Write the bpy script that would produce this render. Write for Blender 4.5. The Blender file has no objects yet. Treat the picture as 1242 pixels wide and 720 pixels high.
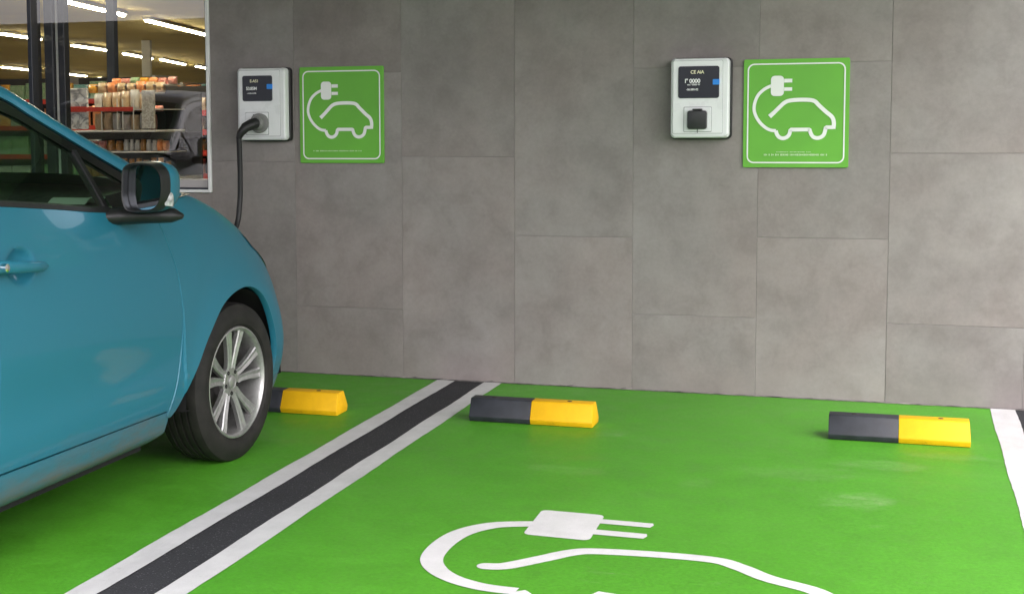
import bpy, bmesh, math, random
import numpy as np
from mathutils import Vector, Matrix
random.seed(7)
R = math.radians
sc = bpy.context.scene
COL = sc.collection

# ------------------------------------------------------------------ helpers
def tag(o, label=None, cat=None, group=None, kind=None):
    if label: o['label'] = label
    if cat: o['category'] = cat
    if group: o['group'] = group
    if kind: o['kind'] = kind
    return o

def empty(name, loc, label, cat, group=None, rz=0.0):
    o = bpy.data.objects.new(name, None)
    COL.objects.link(o)
    o.location = loc
    o.rotation_euler = (0, 0, rz)
    o.empty_display_size = 0.1
    return tag(o, label, cat, group)

def wloc(o):
    v = Vector((0, 0, 0))
    while o is not None:
        v = v + o.location
        o = o.parent
    return v

def smooth(me, angle=None):
    for p in me.polygons:
        p.use_smooth = True
    if angle is not None:
        try:
            me.set_sharp_from_angle(angle=R(angle))
        except Exception:
            pass

class MB:
    """collects shapes in one bmesh, linked as one mesh object"""
    def __init__(self):
        self.bm = bmesh.new()

    def box(self, x0, x1, y0, y1, z0, z1, bev=0.0, seg=2, rot=None, mi=0):
        b = bmesh.new()
        bmesh.ops.create_cube(b, size=1.0)
        for v in b.verts:
            v.co = Vector(((x0 + x1) / 2 + v.co.x * (x1 - x0), (y0 + y1) / 2 + v.co.y * (y1 - y0), (z0 + z1) / 2 + v.co.z * (z1 - z0)))
        if bev > 0:
            bmesh.ops.bevel(b, geom=b.edges[:], offset=bev, segments=seg, profile=0.5, affect='EDGES')
        if rot is not None:
            c = Vector(((x0 + x1) / 2, (y0 + y1) / 2, (z0 + z1) / 2))
            bmesh.ops.transform(b, matrix=Matrix.Translation(c) @ rot.to_4x4() @ Matrix.Translation(-c), verts=b.verts)
        return self.merge(b, mi)

    def merge(self, b, mi=0):
        vm = {}
        for v in b.verts:
            vm[v] = self.bm.verts.new(v.co)
        for f in b.faces:
            try:
                nf = self.bm.faces.new([vm[v] for v in f.verts])
                nf.material_index = mi
            except ValueError:
                pass
        b.free()
        return self

    def tube(self, pts, r, n=10, cap=True):
        pts = [Vector(p) for p in pts]
        rs = r if isinstance(r, (list, tuple)) else [r] * len(pts)
        rings = []
        up = Vector((0, 0, 1))
        prev = None
        for i, p in enumerate(pts):
            d = (pts[min(i + 1, len(pts) - 1)] - pts[max(i - 1, 0)]).normalized()
            if prev is None:
                a = d.cross(up)
                if a.length < 1e-3:
                    a = d.cross(Vector((1, 0, 0)))
                a.normalize()
            else:
                a = (prev - d * prev.dot(d)).normalized()
            prev = a
            c = d.cross(a)
            rings.append([self.bm.verts.new(p + (a * math.cos(2 * math.pi * k / n) + c * math.sin(2 * math.pi * k / n)) * rs[i]) for k in range(n)])
        for i in range(len(rings) - 1):
            for k in range(n):
                self.bm.faces.new([rings[i][k], rings[i][(k + 1) % n], rings[i + 1][(k + 1) % n], rings[i + 1][k]])
        if cap:
            self.bm.faces.new(rings[0][::-1])
            self.bm.faces.new(rings[-1])
        return self

    def lathe(self, prof, n=48, axis='x', c=(0, 0, 0), closed=False, caps=True):
        """prof: list of (along axis, radius)"""
        rings = []
        c = Vector(c)
        for a, r in prof:
            ring = []
            for k in range(n):
                t = 2 * math.pi * k / n
                p, q = r * math.cos(t), r * math.sin(t)
                co = {'x': (a, p, q), 'y': (q, a, p), 'z': (p, q, a)}[axis]
                ring.append(self.bm.verts.new(c + Vector(co)))
            rings.append(ring)
        m = len(rings)
        for i in range(m if closed else m - 1):
            j = (i + 1) % m
            for k in range(n):
                self.bm.faces.new([rings[i][k], rings[j][k], rings[j][(k + 1) % n], rings[i][(k + 1) % n]])
        if not closed and caps:
            if prof[0][1] > 1e-4: self.bm.faces.new(rings[0][::-1])
            if prof[-1][1] > 1e-4: self.bm.faces.new(rings[-1])
        return self

    def prism(self, poly, axis, a0, a1, bev=0.0, seg=2):
        """extrude a 2-D polygon along an axis"""
        b = bmesh.new()
        def co(p, a):
            return {'x': (a, p[0], p[1]), 'y': (p[0], a, p[1]), 'z': (p[0], p[1], a)}[axis]
        v0 = [b.verts.new(co(p, a0)) for p in poly]
        v1 = [b.verts.new(co(p, a1)) for p in poly]
        n = len(poly)
        b.faces.new(v0[::-1]); b.faces.new(v1)
        for i in range(n):
            b.faces.new([v0[i], v0[(i + 1) % n], v1[(i + 1) % n], v1[i]])
        bmesh.ops.recalc_face_normals(b, faces=b.faces)
        if bev > 0:
            bmesh.ops.bevel(b, geom=b.edges[:], offset=bev, segments=seg, profile=0.5, affect='EDGES')
        return self.merge(b)

    def grid(self, P):
        """P[i][j] of points -> quads"""
        V = [[self.bm.verts.new(p) for p in row] for row in P]
        for i in range(len(V) - 1):
            for j in range(len(V[0]) - 1):
                self.bm.faces.new([V[i][j], V[i][j + 1], V[i + 1][j + 1], V[i + 1][j]])
        return self

    def sheet(self, poly, z):
        vs = [self.bm.verts.new((p[0], p[1], z)) for p in poly]
        f = self.bm.faces.new(vs)
        return self

    def build(self, name, mat, parent=None, loc=None, sm=None, label=None, fix=True):
        bm = self.bm
        if fix:
            bmesh.ops.recalc_face_normals(bm, faces=bm.faces)
        org = Vector(loc) if loc is not None else Vector((0, 0, 0))
        off = wloc(parent) + org if parent is not None else org
        for v in bm.verts:
            v.co -= off
        me = bpy.data.meshes.new(name)
        bm.to_mesh(me); bm.free()
        for m in (mat if isinstance(mat, (list, tuple)) else [mat]):
            me.materials.append(m)
        if sm is not None:
            smooth(me, sm)
        o = bpy.data.objects.new(name, me)
        COL.objects.link(o)
        o.location = org
        if parent is not None:
            o.parent = parent
        if label: o['label'] = label
        return o

def copy_tree(o, parent=None):
    c = o.copy()
    COL.objects.link(c)
    c.parent = parent
    for ch in list(o.children):
        copy_tree(ch, c)
    return c

def rrect(x0, x1, z0, z1, r, n=5):
    out = []
    for cx, cz, a in ((x1 - r, z1 - r, 0), (x0 + r, z1 - r, 90), (x0 + r, z0 + r, 180), (x1 - r, z0 + r, 270)):
        for k in range(n + 1):
            t = R(a + 90 * k / n)
            out.append((cx + r * math.cos(t), cz + r * math.sin(t)))
    return out

def catmull(pts, per=8):
    P = [Vector((p[0], p[1], 0)) for p in pts]
    out = []
    for i in range(len(P) - 1):
        p0 = P[max(i - 1, 0)]; p1 = P[i]; p2 = P[i + 1]; p3 = P[min(i + 2, len(P) - 1)]
        for k in range(per):
            t = k / per
            q = 0.5 * ((2 * p1) + (p2 - p0) * t + (2 * p0 - 5 * p1 + 4 * p2 - p3) * t * t + (3 * p1 - p0 - 3 * p2 + p3) * t ** 3)
            out.append((q.x, q.y))
    out.append((P[-1].x, P[-1].y))
    return out

def stroke(pts, w):
    """left and right offsets of a 2-D polyline"""
    n = len(pts)
    ws = w if isinstance(w, (list, tuple)) else [w] * n
    L, Rr = [], []
    for i in range(n):
        a = Vector(pts[max(i - 1, 0)]); b = Vector(pts[min(i + 1, n - 1)])
        d = (b - a).normalized()
        nn = Vector((-d.y, d.x))
        p = Vector(pts[i])
        L.append(p + nn * ws[i] / 2); Rr.append(p - nn * ws[i] / 2)
    return L, Rr

# ------------------------------------------------------------------ materials
class NT:
    def __init__(self, name):
        self.m = bpy.data.materials.new(name)
        self.m.use_nodes = True
        self.t = self.m.node_tree
        self.t.nodes.clear()
        self.out = self.n('ShaderNodeOutputMaterial')
    def n(self, typ, **kw):
        nd = self.t.nodes.new(typ)
        for k, v in kw.items():
            if k.startswith('_'):
                setattr(nd, k[1:], v)
        return nd
    def l(self, a, b):
        self.t.links.new(a, b)
    def bsdf(self, col=(.5, .5, .5), rough=.5, metal=0., coat=0., spec=.5, emit=None, es=0., crough=.04):
        b = self.n('ShaderNodeBsdfPrincipled')
        b.inputs['Base Color'].default_value = (*col, 1)
        b.inputs['Roughness'].default_value = rough
        b.inputs['Metallic'].default_value = metal
        b.inputs['Coat Weight'].default_value = coat
        b.inputs['Coat Roughness'].default_value = crough
        b.inputs['Specular IOR Level'].default_value = spec
        if emit:
            b.inputs['Emission Color'].default_value = (*emit, 1)
            b.inputs['Emission Strength'].default_value = es
        self.l(b.outputs[0], self.out.inputs[0])
        self.b = b
        return b
    def coord(self, scale=(1, 1, 1), kind='Object'):
        tc = self.n('ShaderNodeTexCoord')
        mp = self.n('ShaderNodeMapping')
        mp.inputs['Scale'].default_value = scale
        self.l(tc.outputs[kind], mp.inputs[0])
        return mp.outputs[0]
    def noise(self, vec, scale, detail=4, rough=.55, dist=0.):
        n = self.n('ShaderNodeTexNoise')
        n.inputs['Scale'].default_value = scale
        n.inputs['Detail'].default_value = detail
        n.inputs['Roughness'].default_value = rough
        n.inputs['Distortion'].default_value = dist
        self.l(vec, n.inputs['Vector'])
        return n.outputs['Fac']
    def ramp(self, fac, stops, interp='LINEAR'):
        r = self.n('ShaderNodeValToRGB')
        r.color_ramp.interpolation = interp
        el = r.color_ramp.elements
        while len(el) < len(stops): el.new(.5)
        for e, (p, c) in zip(el, stops):
            e.position = p
            e.color = (*c, 1) if isinstance(c, (tuple, list)) else (c, c, c, 1)
        self.l(fac, r.inputs[0])
        return r.outputs[0]
    def mix(self, fac, a, b, mode='MIX'):
        m = self.n('ShaderNodeMix', _data_type='RGBA', _blend_type=mode)
        for s, v in ((m.inputs[0], fac), (m.inputs[6], a), (m.inputs[7], b)):
            if isinstance(v, (int, float)): s.default_value = v
            elif isinstance(v, tuple): s.default_value = (*v, 1) if len(v) == 3 else v
            else: self.l(v, s)
        return m.outputs[2]
    def math(self, op, a, b=0.):
        m = self.n('ShaderNodeMath', _operation=op)
        for s, v in ((m.inputs[0], a), (m.inputs[1], b)):
            if isinstance(v, (int, float)): s.default_value = v
            else: self.l(v, s)
        return m.outputs[0]
    def bump(self, h, strength=.2, dist=.01):
        b = self.n('ShaderNodeBump')
        b.inputs['Strength'].default_value = strength
        b.inputs['Distance'].default_value = dist
        self.l(h, b.inputs['Height'])
        self.l(b.outputs[0], self.b.inputs['Normal'])

def simple(name, col, rough=.5, metal=0., coat=0., var=.0, vscale=8., bump=0., bscale=200., spec=.5):
    t = NT(name)
    t.bsdf(col, rough, metal, coat, spec)
    if var > 0:
        v = t.coord()
        f = t.noise(v, vscale, 5)
        a = tuple(c * (1 - var) for c in col); b = tuple(min(1, c * (1 + var)) for c in col)
        t.l(t.ramp(f, [(.3, a), (.7, b)]), t.b.inputs['Base Color'])
        t.l(t.ramp(f, [(.3, max(.02, rough - .07)), (.7, min(1, rough + .07))]), t.b.inputs['Roughness'])
    if bump > 0:
        t.bump(t.noise(t.coord(), bscale, 3), bump, .002)
    return t.m

M = {}
# concrete-look wall tile: cloudy tone, faint warm and cool patches, per-tile tone from an attribute
t = NT('concrete_tile'); t.bsdf(rough=.62, spec=.35)
v = t.coord()
at_ = t.n('ShaderNodeAttribute', _attribute_name='tone', _attribute_type='GEOMETRY')
shift = t.n('ShaderNodeVectorMath', _operation='SCALE'); t.l(at_.outputs['Vector'], shift.inputs[0]); shift.inputs[3].default_value = 37.
add = t.n('ShaderNodeVectorMath', _operation='ADD'); t.l(v, add.inputs[0]); t.l(shift.outputs[0], add.inputs[1])
vv = add.outputs[0]
n1 = t.noise(vv, 2.2, 6, .55, .25); n2 = t.noise(vv, 7., 6, .62, .3); n3 = t.noise(vv, 60., 4, .6)
base = t.ramp(n1, [(.28, (.208, .186, .179)), (.5, (.237, .216, .208)), (.72, (.270, .250, .242))])
patch = t.ramp(n2, [(.34, (.86, .84, .835)), (.5, (1., 1., 1.)), (.68, (1.13, 1.13, 1.12))])
c = t.mix(.8, base, patch, 'MULTIPLY')
c = t.mix(.25, c, t.ramp(n3, [(.3, .8), (.7, 1.2)]), 'MULTIPLY')
warm = t.ramp(t.noise(vv, 1.4, 3), [(.42, (1, 1, 1)), (.62, (1.03, .985, .98))])
c = t.mix(1., c, warm, 'MULTIPLY')
tone = t.ramp(at_.outputs['Fac'], [(0, .91), (1, 1.06)])
c = t.mix(1., c, tone, 'MULTIPLY')
# splash dirt along the foot of the wall
sx = t.n('ShaderNodeSeparateXYZ'); t.l(v, sx.inputs[0])
foot = t.math('MULTIPLY', t.math('SUBTRACT', 1., t.math('MULTIPLY', sx.outputs[2], 3.0)), t.noise(v, 5., 5))
foot = t.ramp(foot, [(.25, 0.), (.75, .55)])
c = t.mix(foot, c, (.255, .225, .215))
t.l(c, t.b.inputs['Base Color'])
t.l(t.ramp(n2, [(.3, .50), (.7, .70)]), t.b.inputs['Roughness'])
t.bump(n3, .08, .002)
M['tile'] = t.m
M['joint'] = simple('joint_grout', (.26, .245, .235), .9, var=.35, vscale=3)
M['grout_light'] = simple('pale_grout', (.16, .145, .14), .9, var=.75, vscale=16)

# green floor paint
def green_paint():
    t = NT('green_floor_paint'); t.bsdf(rough=.5, spec=.38)
    v = t.coord()
    n1 = t.noise(v, 1.1, 6, .6, .4); n2 = t.noise(v, 6., 6, .65, .2); n3 = t.noise(v, 260., 3, .6)
    vs = t.coord((14, 3.2, 1)); n4 = t.noise(vs, 1.5, 6, .7, .6)
    c = t.ramp(n1, [(.3, (.068, .285, .015)), (.52, (.076, .308, .018)), (.72, (.085, .33, .023))])
    c = t.mix(.5, c, t.ramp(n2, [(.3, .86), (.7, 1.12)]), 'MULTIPLY')
    c = t.mix(.6, c, t.ramp(t.noise(v, 70., 5, .7), [(.3, .72), (.7, 1.28)]), 'MULTIPLY')
    c = t.mix(t.ramp(t.noise(v, 26., 7, .8), [(.66, 0.), (.72, .35)]), c, (.03, .13, .01))
    c = t.mix(.35, c, t.ramp(n3, [(.3, .75), (.7, 1.25)]), 'MULTIPLY')
    # worn pale scuffs, in patches
    vr = t.coord((2.0, 7., 1)); n5 = t.noise(vr, 2.4, 8, .7, 1.0)
    mask = t.math('MULTIPLY', t.ramp(n5, [(.60, 0.), (.72, 1.)]), t.ramp(t.noise(v, .9, 3), [(.46, 0.), (.62, 1.)]))
    fine = t.ramp(t.noise(v, 45., 5, .75), [(.35, .15), (.65, 1.)])
    mask = t.math('MULTIPLY', t.math('MULTIPLY', mask, fine), .4)
    c = t.mix(mask, c, (.30, .42, .20))
    # a few individual worn spots in front of the stops
    sp = t.n('ShaderNodeSeparateXYZ'); t.l(v, sp.inputs[0])
    def spot(cx, cy, rx, ry, amt):
        dx = t.math('DIVIDE', t.math('SUBTRACT', sp.outputs[0], cx), rx)
        dy = t.math('DIVIDE', t.math('SUBTRACT', sp.outputs[1], cy), ry)
        d = t.math('ADD', t.math('MULTIPLY', dx, dx), t.math('MULTIPLY', dy, dy))
        d = t.math('ADD', d, t.math('MULTIPLY', t.math('SUBTRACT', n2, .5), 3.0))
        return t.math('MULTIPLY', t.math('MULTIPLY', t.ramp(d, [(.15, 1.), (1., 0.)]), t.math('MULTIPLY', fine, t.ramp(n5, [(.42, .25), (.6, 1.)]))), amt * .42)
    for s in ((2.93, -1.9, .13, .16, .75), (3.0, -1.32, .2, .09, .5), (2.72, -1.55, .3, .12, .28), (1.85, -1.75, .16, .08, .4), (2.35, -1.8, .07, .12, .3), (1.9, -1.05, .08, .1, .4), (3.25, -1.1, .22, .06, .4)):
        c = t.mix(spot(*s), c, (.46, .55, .33))
    # dark rubber streaks running with the bay
    c = t.mix(t.math('MULTIPLY', t.ramp(n4, [(.62, 0.), (.75, 1.)]), .22), c, (.02, .08, .008))
    t.l(c, t.b.inputs['Base Color'])
    t.l(t.ramp(n2, [(.3, .42), (.7, .62)]), t.b.inputs['Roughness'])
    h = t.mix(.5, n3, t.noise(v, 70., 4))
    t.bump(h, .25, .004)
    return t.m
M['green'] = green_paint()

def road_paint(name, col, dark):
    t = NT(name); t.bsdf(rough=.65, spec=.3)
    v = t.coord()
    n3 = t.noise(v, 180., 4, .7); n2 = t.noise(v, 9., 6, .65)
    c = t.ramp(n2, [(.3, tuple(x * .86 for x in col)), (.7, col)])
    c = t.mix(t.ramp(n3, [(.63, 0.), (.72, .5)]), c, dark)
    nb = t.noise(v, 55., 6, .75); c = t.mix(t.ramp(nb, [(.62, 0.), (.70, .45)]), c, dark)
    nd = t.noise(t.coord((2.5, .6, 1)), 3., 6, .65); c = t.mix(t.ramp(nd, [(.5, 0.), (.75, .28)]), c, dark)
    c = t.mix(.3, c, t.ramp(t.noise(v, 420., 2), [(.3, .7), (.7, 1.2)]), 'MULTIPLY')
    t.l(c, t.b.inputs['Base Color'])
    t.bump(t.noise(v, 240., 4), .25, .004)
    return t.m
M['white_line'] = road_paint('white_line_paint', (.62, .615, .615), (.28, .28, .275))
M['symbol'] = road_paint('white_symbol_paint', (.71, .70, .70), (.43, .47, .41))
t = NT('asphalt'); t.bsdf(rough=.8, spec=.3)
v = t.coord(); n3 = t.noise(v, 210., 4, .7); n2 = t.noise(v, 3., 6, .6)
c = t.ramp(n3, [(.3, (.020, .020, .023)), (.55, (.034, .034, .038)), (.75, (.07, .07, .075))])
c = t.mix(.6, c, t.ramp(n2, [(.3, .75), (.7, 1.25)]), 'MULTIPLY')
vo = t.n('ShaderNodeTexVoronoi'); vo.inputs['Scale'].default_value = 75.; t.l(v, vo.inputs['Vector'])
c = t.mix(t.ramp(vo.outputs['Distance'], [(.10, .75), (.22, 0.)]), c, (.16, .16, .165))
t.l(c, t.b.inputs['Base Color']); t.bump(t.noise(v, 90., 5, .7), .5, .008)
M['asphalt'] = t.m

# car paint with road dust low down
def car_paint(name, col, dirt=True):
    t = NT(name); t.bsdf(col, .42, .15, .30, .35, crough=.05)
    v = t.coord()
    fl = t.noise(v, 900., 1)
    c = t.mix(.25, col, t.ramp(fl, [(.3, .7), (.7, 1.3)]), 'MULTIPLY')
    if dirt:
        sx = t.n('ShaderNodeSeparateXYZ'); t.l(v, sx.inputs[0])
        n = t.noise(t.coord((1, .5, 3)), 5., 6, .65, .5)
        m = t.math('SUBTRACT', t.math('ADD', .36, t.math('MULTIPLY', t.math('SUBTRACT', n, .5), .22)), t.math('ADD', sx.outputs[2], .012))
        m = t.math('MULTIPLY', t.ramp(m, [(.0, 0.), (.12, .85)]), t.ramp(t.noise(t.coord((1, 3, 9)), 3., 6, .7), [(.3, .35), (.62, 1.)]))
        streak = t.noise(t.coord((1, 2.2, 26)), 2.2, 7, .7, .9)
        low = t.math('MULTIPLY', t.ramp(streak, [(.56, 0.), (.78, .16)]), t.ramp(sx.outputs[2], [(.5, 1.), (.75, 0.)]))
        m = t.math('MAXIMUM', m, t.math('MULTIPLY', low, .35))
        c = t.mix(m, c, (.125, .112, .088))
        t.l(t.ramp(m, [(0., .45), (.5, .8)]), t.b.inputs['Roughness'])
        t.l(t.ramp(m, [(0., .30), (.5, .03)]), t.b.inputs['Coat Weight'])
    t.l(c, t.b.inputs['Base Color'])
    return t.m
M['teal'] = car_paint('teal_car_paint', (.016, .150, .222))
M['silver'] = car_paint('silver_car_paint', (.46, .47, .48), False)
M['black_gloss'] = simple('black_gloss', (.006, .006, .007), .12, 0, .6)
M['black_plastic'] = simple('black_plastic', (.008, .008, .009), .5, var=.3, vscale=30)
M['dark_void'] = simple('dark_liner', (.006, .006, .006), .95)
M['rubber'] = None
t = NT('tyre_rubber'); t.bsdf((.022, .020, .019), .7, spec=.35)
v = t.coord(); n = t.noise(v, 14., 6, .65)
t.l(t.ramp(n, [(.3, (.007, .0065, .006)), (.7, (.022, .020, .018))]), t.b.inputs['Base Color'])
t.bump(t.noise(v, 300., 2), .15, .002); M['rubber'] = t.m
t = NT('alloy_silver'); t.bsdf((.62, .62, .61), .33, .75, .35)
v = t.coord(); n = t.noise(v, 26., 6, .7)
t.l(t.ramp(n, [(.3, (.30, .295, .29)), (.7, (.50, .50, .49))]), t.b.inputs['Base Color'])
t.l(t.ramp(n, [(.3, .5), (.7, .28)]), t.b.inputs['Roughness']); M['alloy'] = t.m
M['steel'] = simple('dark_steel', (.05, .047, .045), .5, .6, var=.4, vscale=30)
M['chrome'] = simple('chrome', (.75, .76, .78), .08, 1.)
M['mirror'] = simple('mirror_glass', (.62, .66, .72), .02, 1.)
M['clear_lens'] = simple('clear_lens', (.42, .42, .43), .12, .1, .8, var=.5, vscale=60)
M['head_lens'] = simple('dark_head_lens', (.015, .017, .02), .06, .0, 1.)
M['red_lens'] = simple('red_lens', (.35, .01, .01), .15, 0, 1.)
M['seat'] = simple('charcoal_cloth', (.03, .032, .034), .9, var=.3, vscale=60)
M['trim'] = simple('grey_trim', (.045, .05, .048), .7)
M['white_cloth'] = simple('white_paper', (.75, .75, .74), .8)
def glass(name, tint, refl=1.0, ior=1.5):
    t = NT(name)
    tr = t.n('ShaderNodeBsdfTransparent'); tr.inputs[0].default_value = (*tint, 1)
    gl = t.n('ShaderNodeBsdfGlossy'); gl.inputs['Roughness'].default_value = 0.0
    gl.inputs[0].default_value = (1, 1, 1, 1)
    lw = t.n('ShaderNodeLayerWeight'); lw.inputs[0].default_value = .5
    fac = t.math('ADD', .045, t.math('MULTIPLY', t.math('POWER', lw.outputs['Facing'], 5.), .955))
    mx = t.n('ShaderNodeMixShader')
    t.l(t.math('MINIMUM', t.math('MULTIPLY', fac, refl), 1.), mx.inputs[0])
    t.l(tr.outputs[0], mx.inputs[1]); t.l(gl.outputs[0], mx.inputs[2])
    t.l(mx.outputs[0], t.out.inputs[0])
    return t.m
M['car_glass'] = glass('green_tinted_glass', (.60, .80, .65), 1.1)
M['shop_glass'] = glass('shop_window_glass', (.88, .89, .88), 2.7)
M['white_frame'] = simple('white_window_frame', (.80, .80, .80), .4, var=.06)
M['grey_sill'] = simple('grey_sill', (.42, .39, .39), .5)
M['dark_frame'] = simple('dark_blue_grey_frame', (.018, .023, .034), .35, .3, .2)
# chargers
M['box_white'] = simple('white_plastic', (.72, .73, .74), .35, var=.04, vscale=12, bump=.05, bscale=500)
M['panel_white'] = simple('white_front_panel', (.78, .79, .80), .3, var=.03, vscale=9)
M['edge_grey'] = simple('grey_seam', (.22, .22, .23), .6)
M['screen'] = simple('dark_screen', (.014, .017, .026), .25, 0, .2)
M['screen_text'] = simple('screen_print', (.9, .9, .9), .5)
M['screen_amber'] = simple('pale_yellow_print', (.85, .80, .55), .5)
M['blue'] = simple('blue_button', (.01, .23, .75), .35)
M['cover'] = simple('socket_cover', (.022, .022, .024), .45, var=.2, vscale=30)
M['plug_grey'] = simple('plug_grey', (.19, .19, .185), .5)
M['cable'] = simple('cable_black', (.010, .010, .011), .5)
M['sign_green'] = simple('sign_green', (.125, .405, .035), .42, var=.06, vscale=5)
M['sign_edge'] = simple('sign_edge', (.30, .42, .26), .5)
M['sign_white'] = simple('sign_white', (.80, .81, .79), .45)
M['sign_faint'] = simple('sign_faint', (.52, .68, .42), .45)
# wheel stops
M['stop_black'] = simple('black_stop_rubber', (.026, .028, .037), .55, var=.35, vscale=14, bump=.3, bscale=220)
t = NT('yellow_stop_paint'); t.bsdf((.82, .50, .004), .6, spec=.35)
v = t.coord(); n = t.noise(v, 11., 6, .7, .4); n2 = t.noise(t.coord((3, 1, 8)), 5., 7, .75, .8)
c = t.ramp(n, [(.3, (.74, .39, .003)), (.65, (.85, .47, .005))])
c = t.mix(t.ramp(n2, [(.60, 0.), (.72, .55)]), c, (.22, .14, .02))
t.l(c, t.b.inputs['Base Color']); t.bump(t.noise(v, 160., 3), .25, .002); M['stop_yellow'] = t.m
M['bolt'] = simple('dark_bolt', (.03, .025, .02), .7)
# shop
M['ceiling'] = simple('olive_ceiling', (.44, .34, .085), .9, var=.12, vscale=.6)
M['shop_floor'] = simple('shop_floor', (.30, .27, .20), .35, var=.1, vscale=1.)
M['shop_wall'] = simple('shop_wall', (.20, .165, .075), .9, var=.2, vscale=.5)
M['canopy'] = simple('canopy_paint', (.50, .50, .49), .8, var=.05, vscale=1.)
M['brick'] = simple('dark_wall', (.05, .046, .04), .9, var=.3, vscale=3)
def emit(name, col, s):
    t = NT(name); e = t.n('ShaderNodeEmission'); e.inputs[0].default_value = (*col, 1); e.inputs[1].default_value = s
    t.l(e.outputs[0], t.out.inputs[0]); return t.m
M['tube'] = emit('strip_light', (1., .90, .66), 34.)
M['shelf_white'] = simple('shelf_white', (.66, .65, .62), .5)
M['shelf_dark'] = simple('shelf_dark', (.03, .027, .022), .7)
M['rail_red'] = simple('rail_red', (.55, .035, .015), .5)
def pack(name, a, b, scale=30):
    t = NT(name); t.bsdf(a, .35, 0, .2)
    v = t.coord(); n = t.noise(v, scale, 3, .6, .8)
    t.l(t.ramp(n, [(.44, a), (.5, b), (.62, a)]), t.b.inputs['Base Color']); return t.m
PK = {'orange': pack('orange_pack', (.80, .17, .015), (.85, .55, .3)), 'cream': pack('cream_pack', (.72, .58, .36), (.30, .14, .06)),
      'white': pack('white_pack', (.72, .72, .70), (.16, .16, .17)), 'yellow': pack('yellow_pack', (.80, .50, .05), (.55, .10, .03)),
      'green': pack('green_pack', (.05, .26, .08), (.6, .6, .45)), 'teal': pack('teal_pack', (.02, .32, .30), (.5, .6, .55)),
      'red': pack('red_pack', (.50, .03, .02), (.75, .6, .5)), 'brown': pack('brown_pack', (.16, .065, .02), (.75, .36, .07)),
      'clear': pack('clear_pack', (.42, .39, .34), (.70, .68, .62))}

# ------------------------------------------------------------------ ground and markings
def structure(name, mb, mat, sm=None):
    o = mb.build(name, mat, sm=sm); o['kind'] = 'structure'; return o
g = MB(); g.sheet([(-90, -120), (90, -120), (90, 0.02), (-90, 0.02)], 0.0); structure('ground', g, M['asphalt'])
def bay(x0, x1, y1=-5.2):
    b = MB(); b.sheet([(x0, y1), (x1, y1), (x1, -.012), (x0, -.012)], .0025)
    return b
structure('parking_bay', bay(-1.95, .83), M['green'])
structure('parking_bay', bay(1.075, 3.51), M['green'])
structure('parking_bay', bay(-4.65, -2.22), M['green'])
structure('parking_bay', bay(3.80, 6.2), M['green'])
def line(x0, x1, ytop=-.008, ybot=-5.2, seed=0):
    rnd = random.Random(seed); b = MB(); n = 90
    P = []
    ph = rnd.uniform(0, 6)
    for i in range(n + 1):
        y = ybot + (ytop - ybot) * i / n
        w0 = .0022 * math.sin(y * 7 + ph) + rnd.uniform(-.0012, .0012); w1 = .0022 * math.sin(y * 6 + 2 + ph) + rnd.uniform(-.0012, .0012)
        P.append([(x0 + w0, y, .0045), (x1 + w1, y, .0045)])
    b.grid(P)
    return b
def tagline(x0, x1, label, seed):
    return tag(line(x0, x1, seed=seed).build('white_line', M['white_line']), label, 'road marking', 'white bay lines')
tagline(.79, .882, 'white painted line between the blue car and the dark strip', 1)
tagline(1.042, 1.132, 'white painted line on the dark strip side of the empty bay', 2)
tagline(3.462, 3.570, 'white painted line along the far right edge of the empty bay', 3)
tagline(3.72, 3.82, 'white painted line beyond the dark strip right of the empty bay', 4)
tagline(-1.98, -1.88, 'white painted line on the far side of the blue car', 5)
tagline(-2.24, -2.14, 'white painted line next to the silver car bay', 6)

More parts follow.
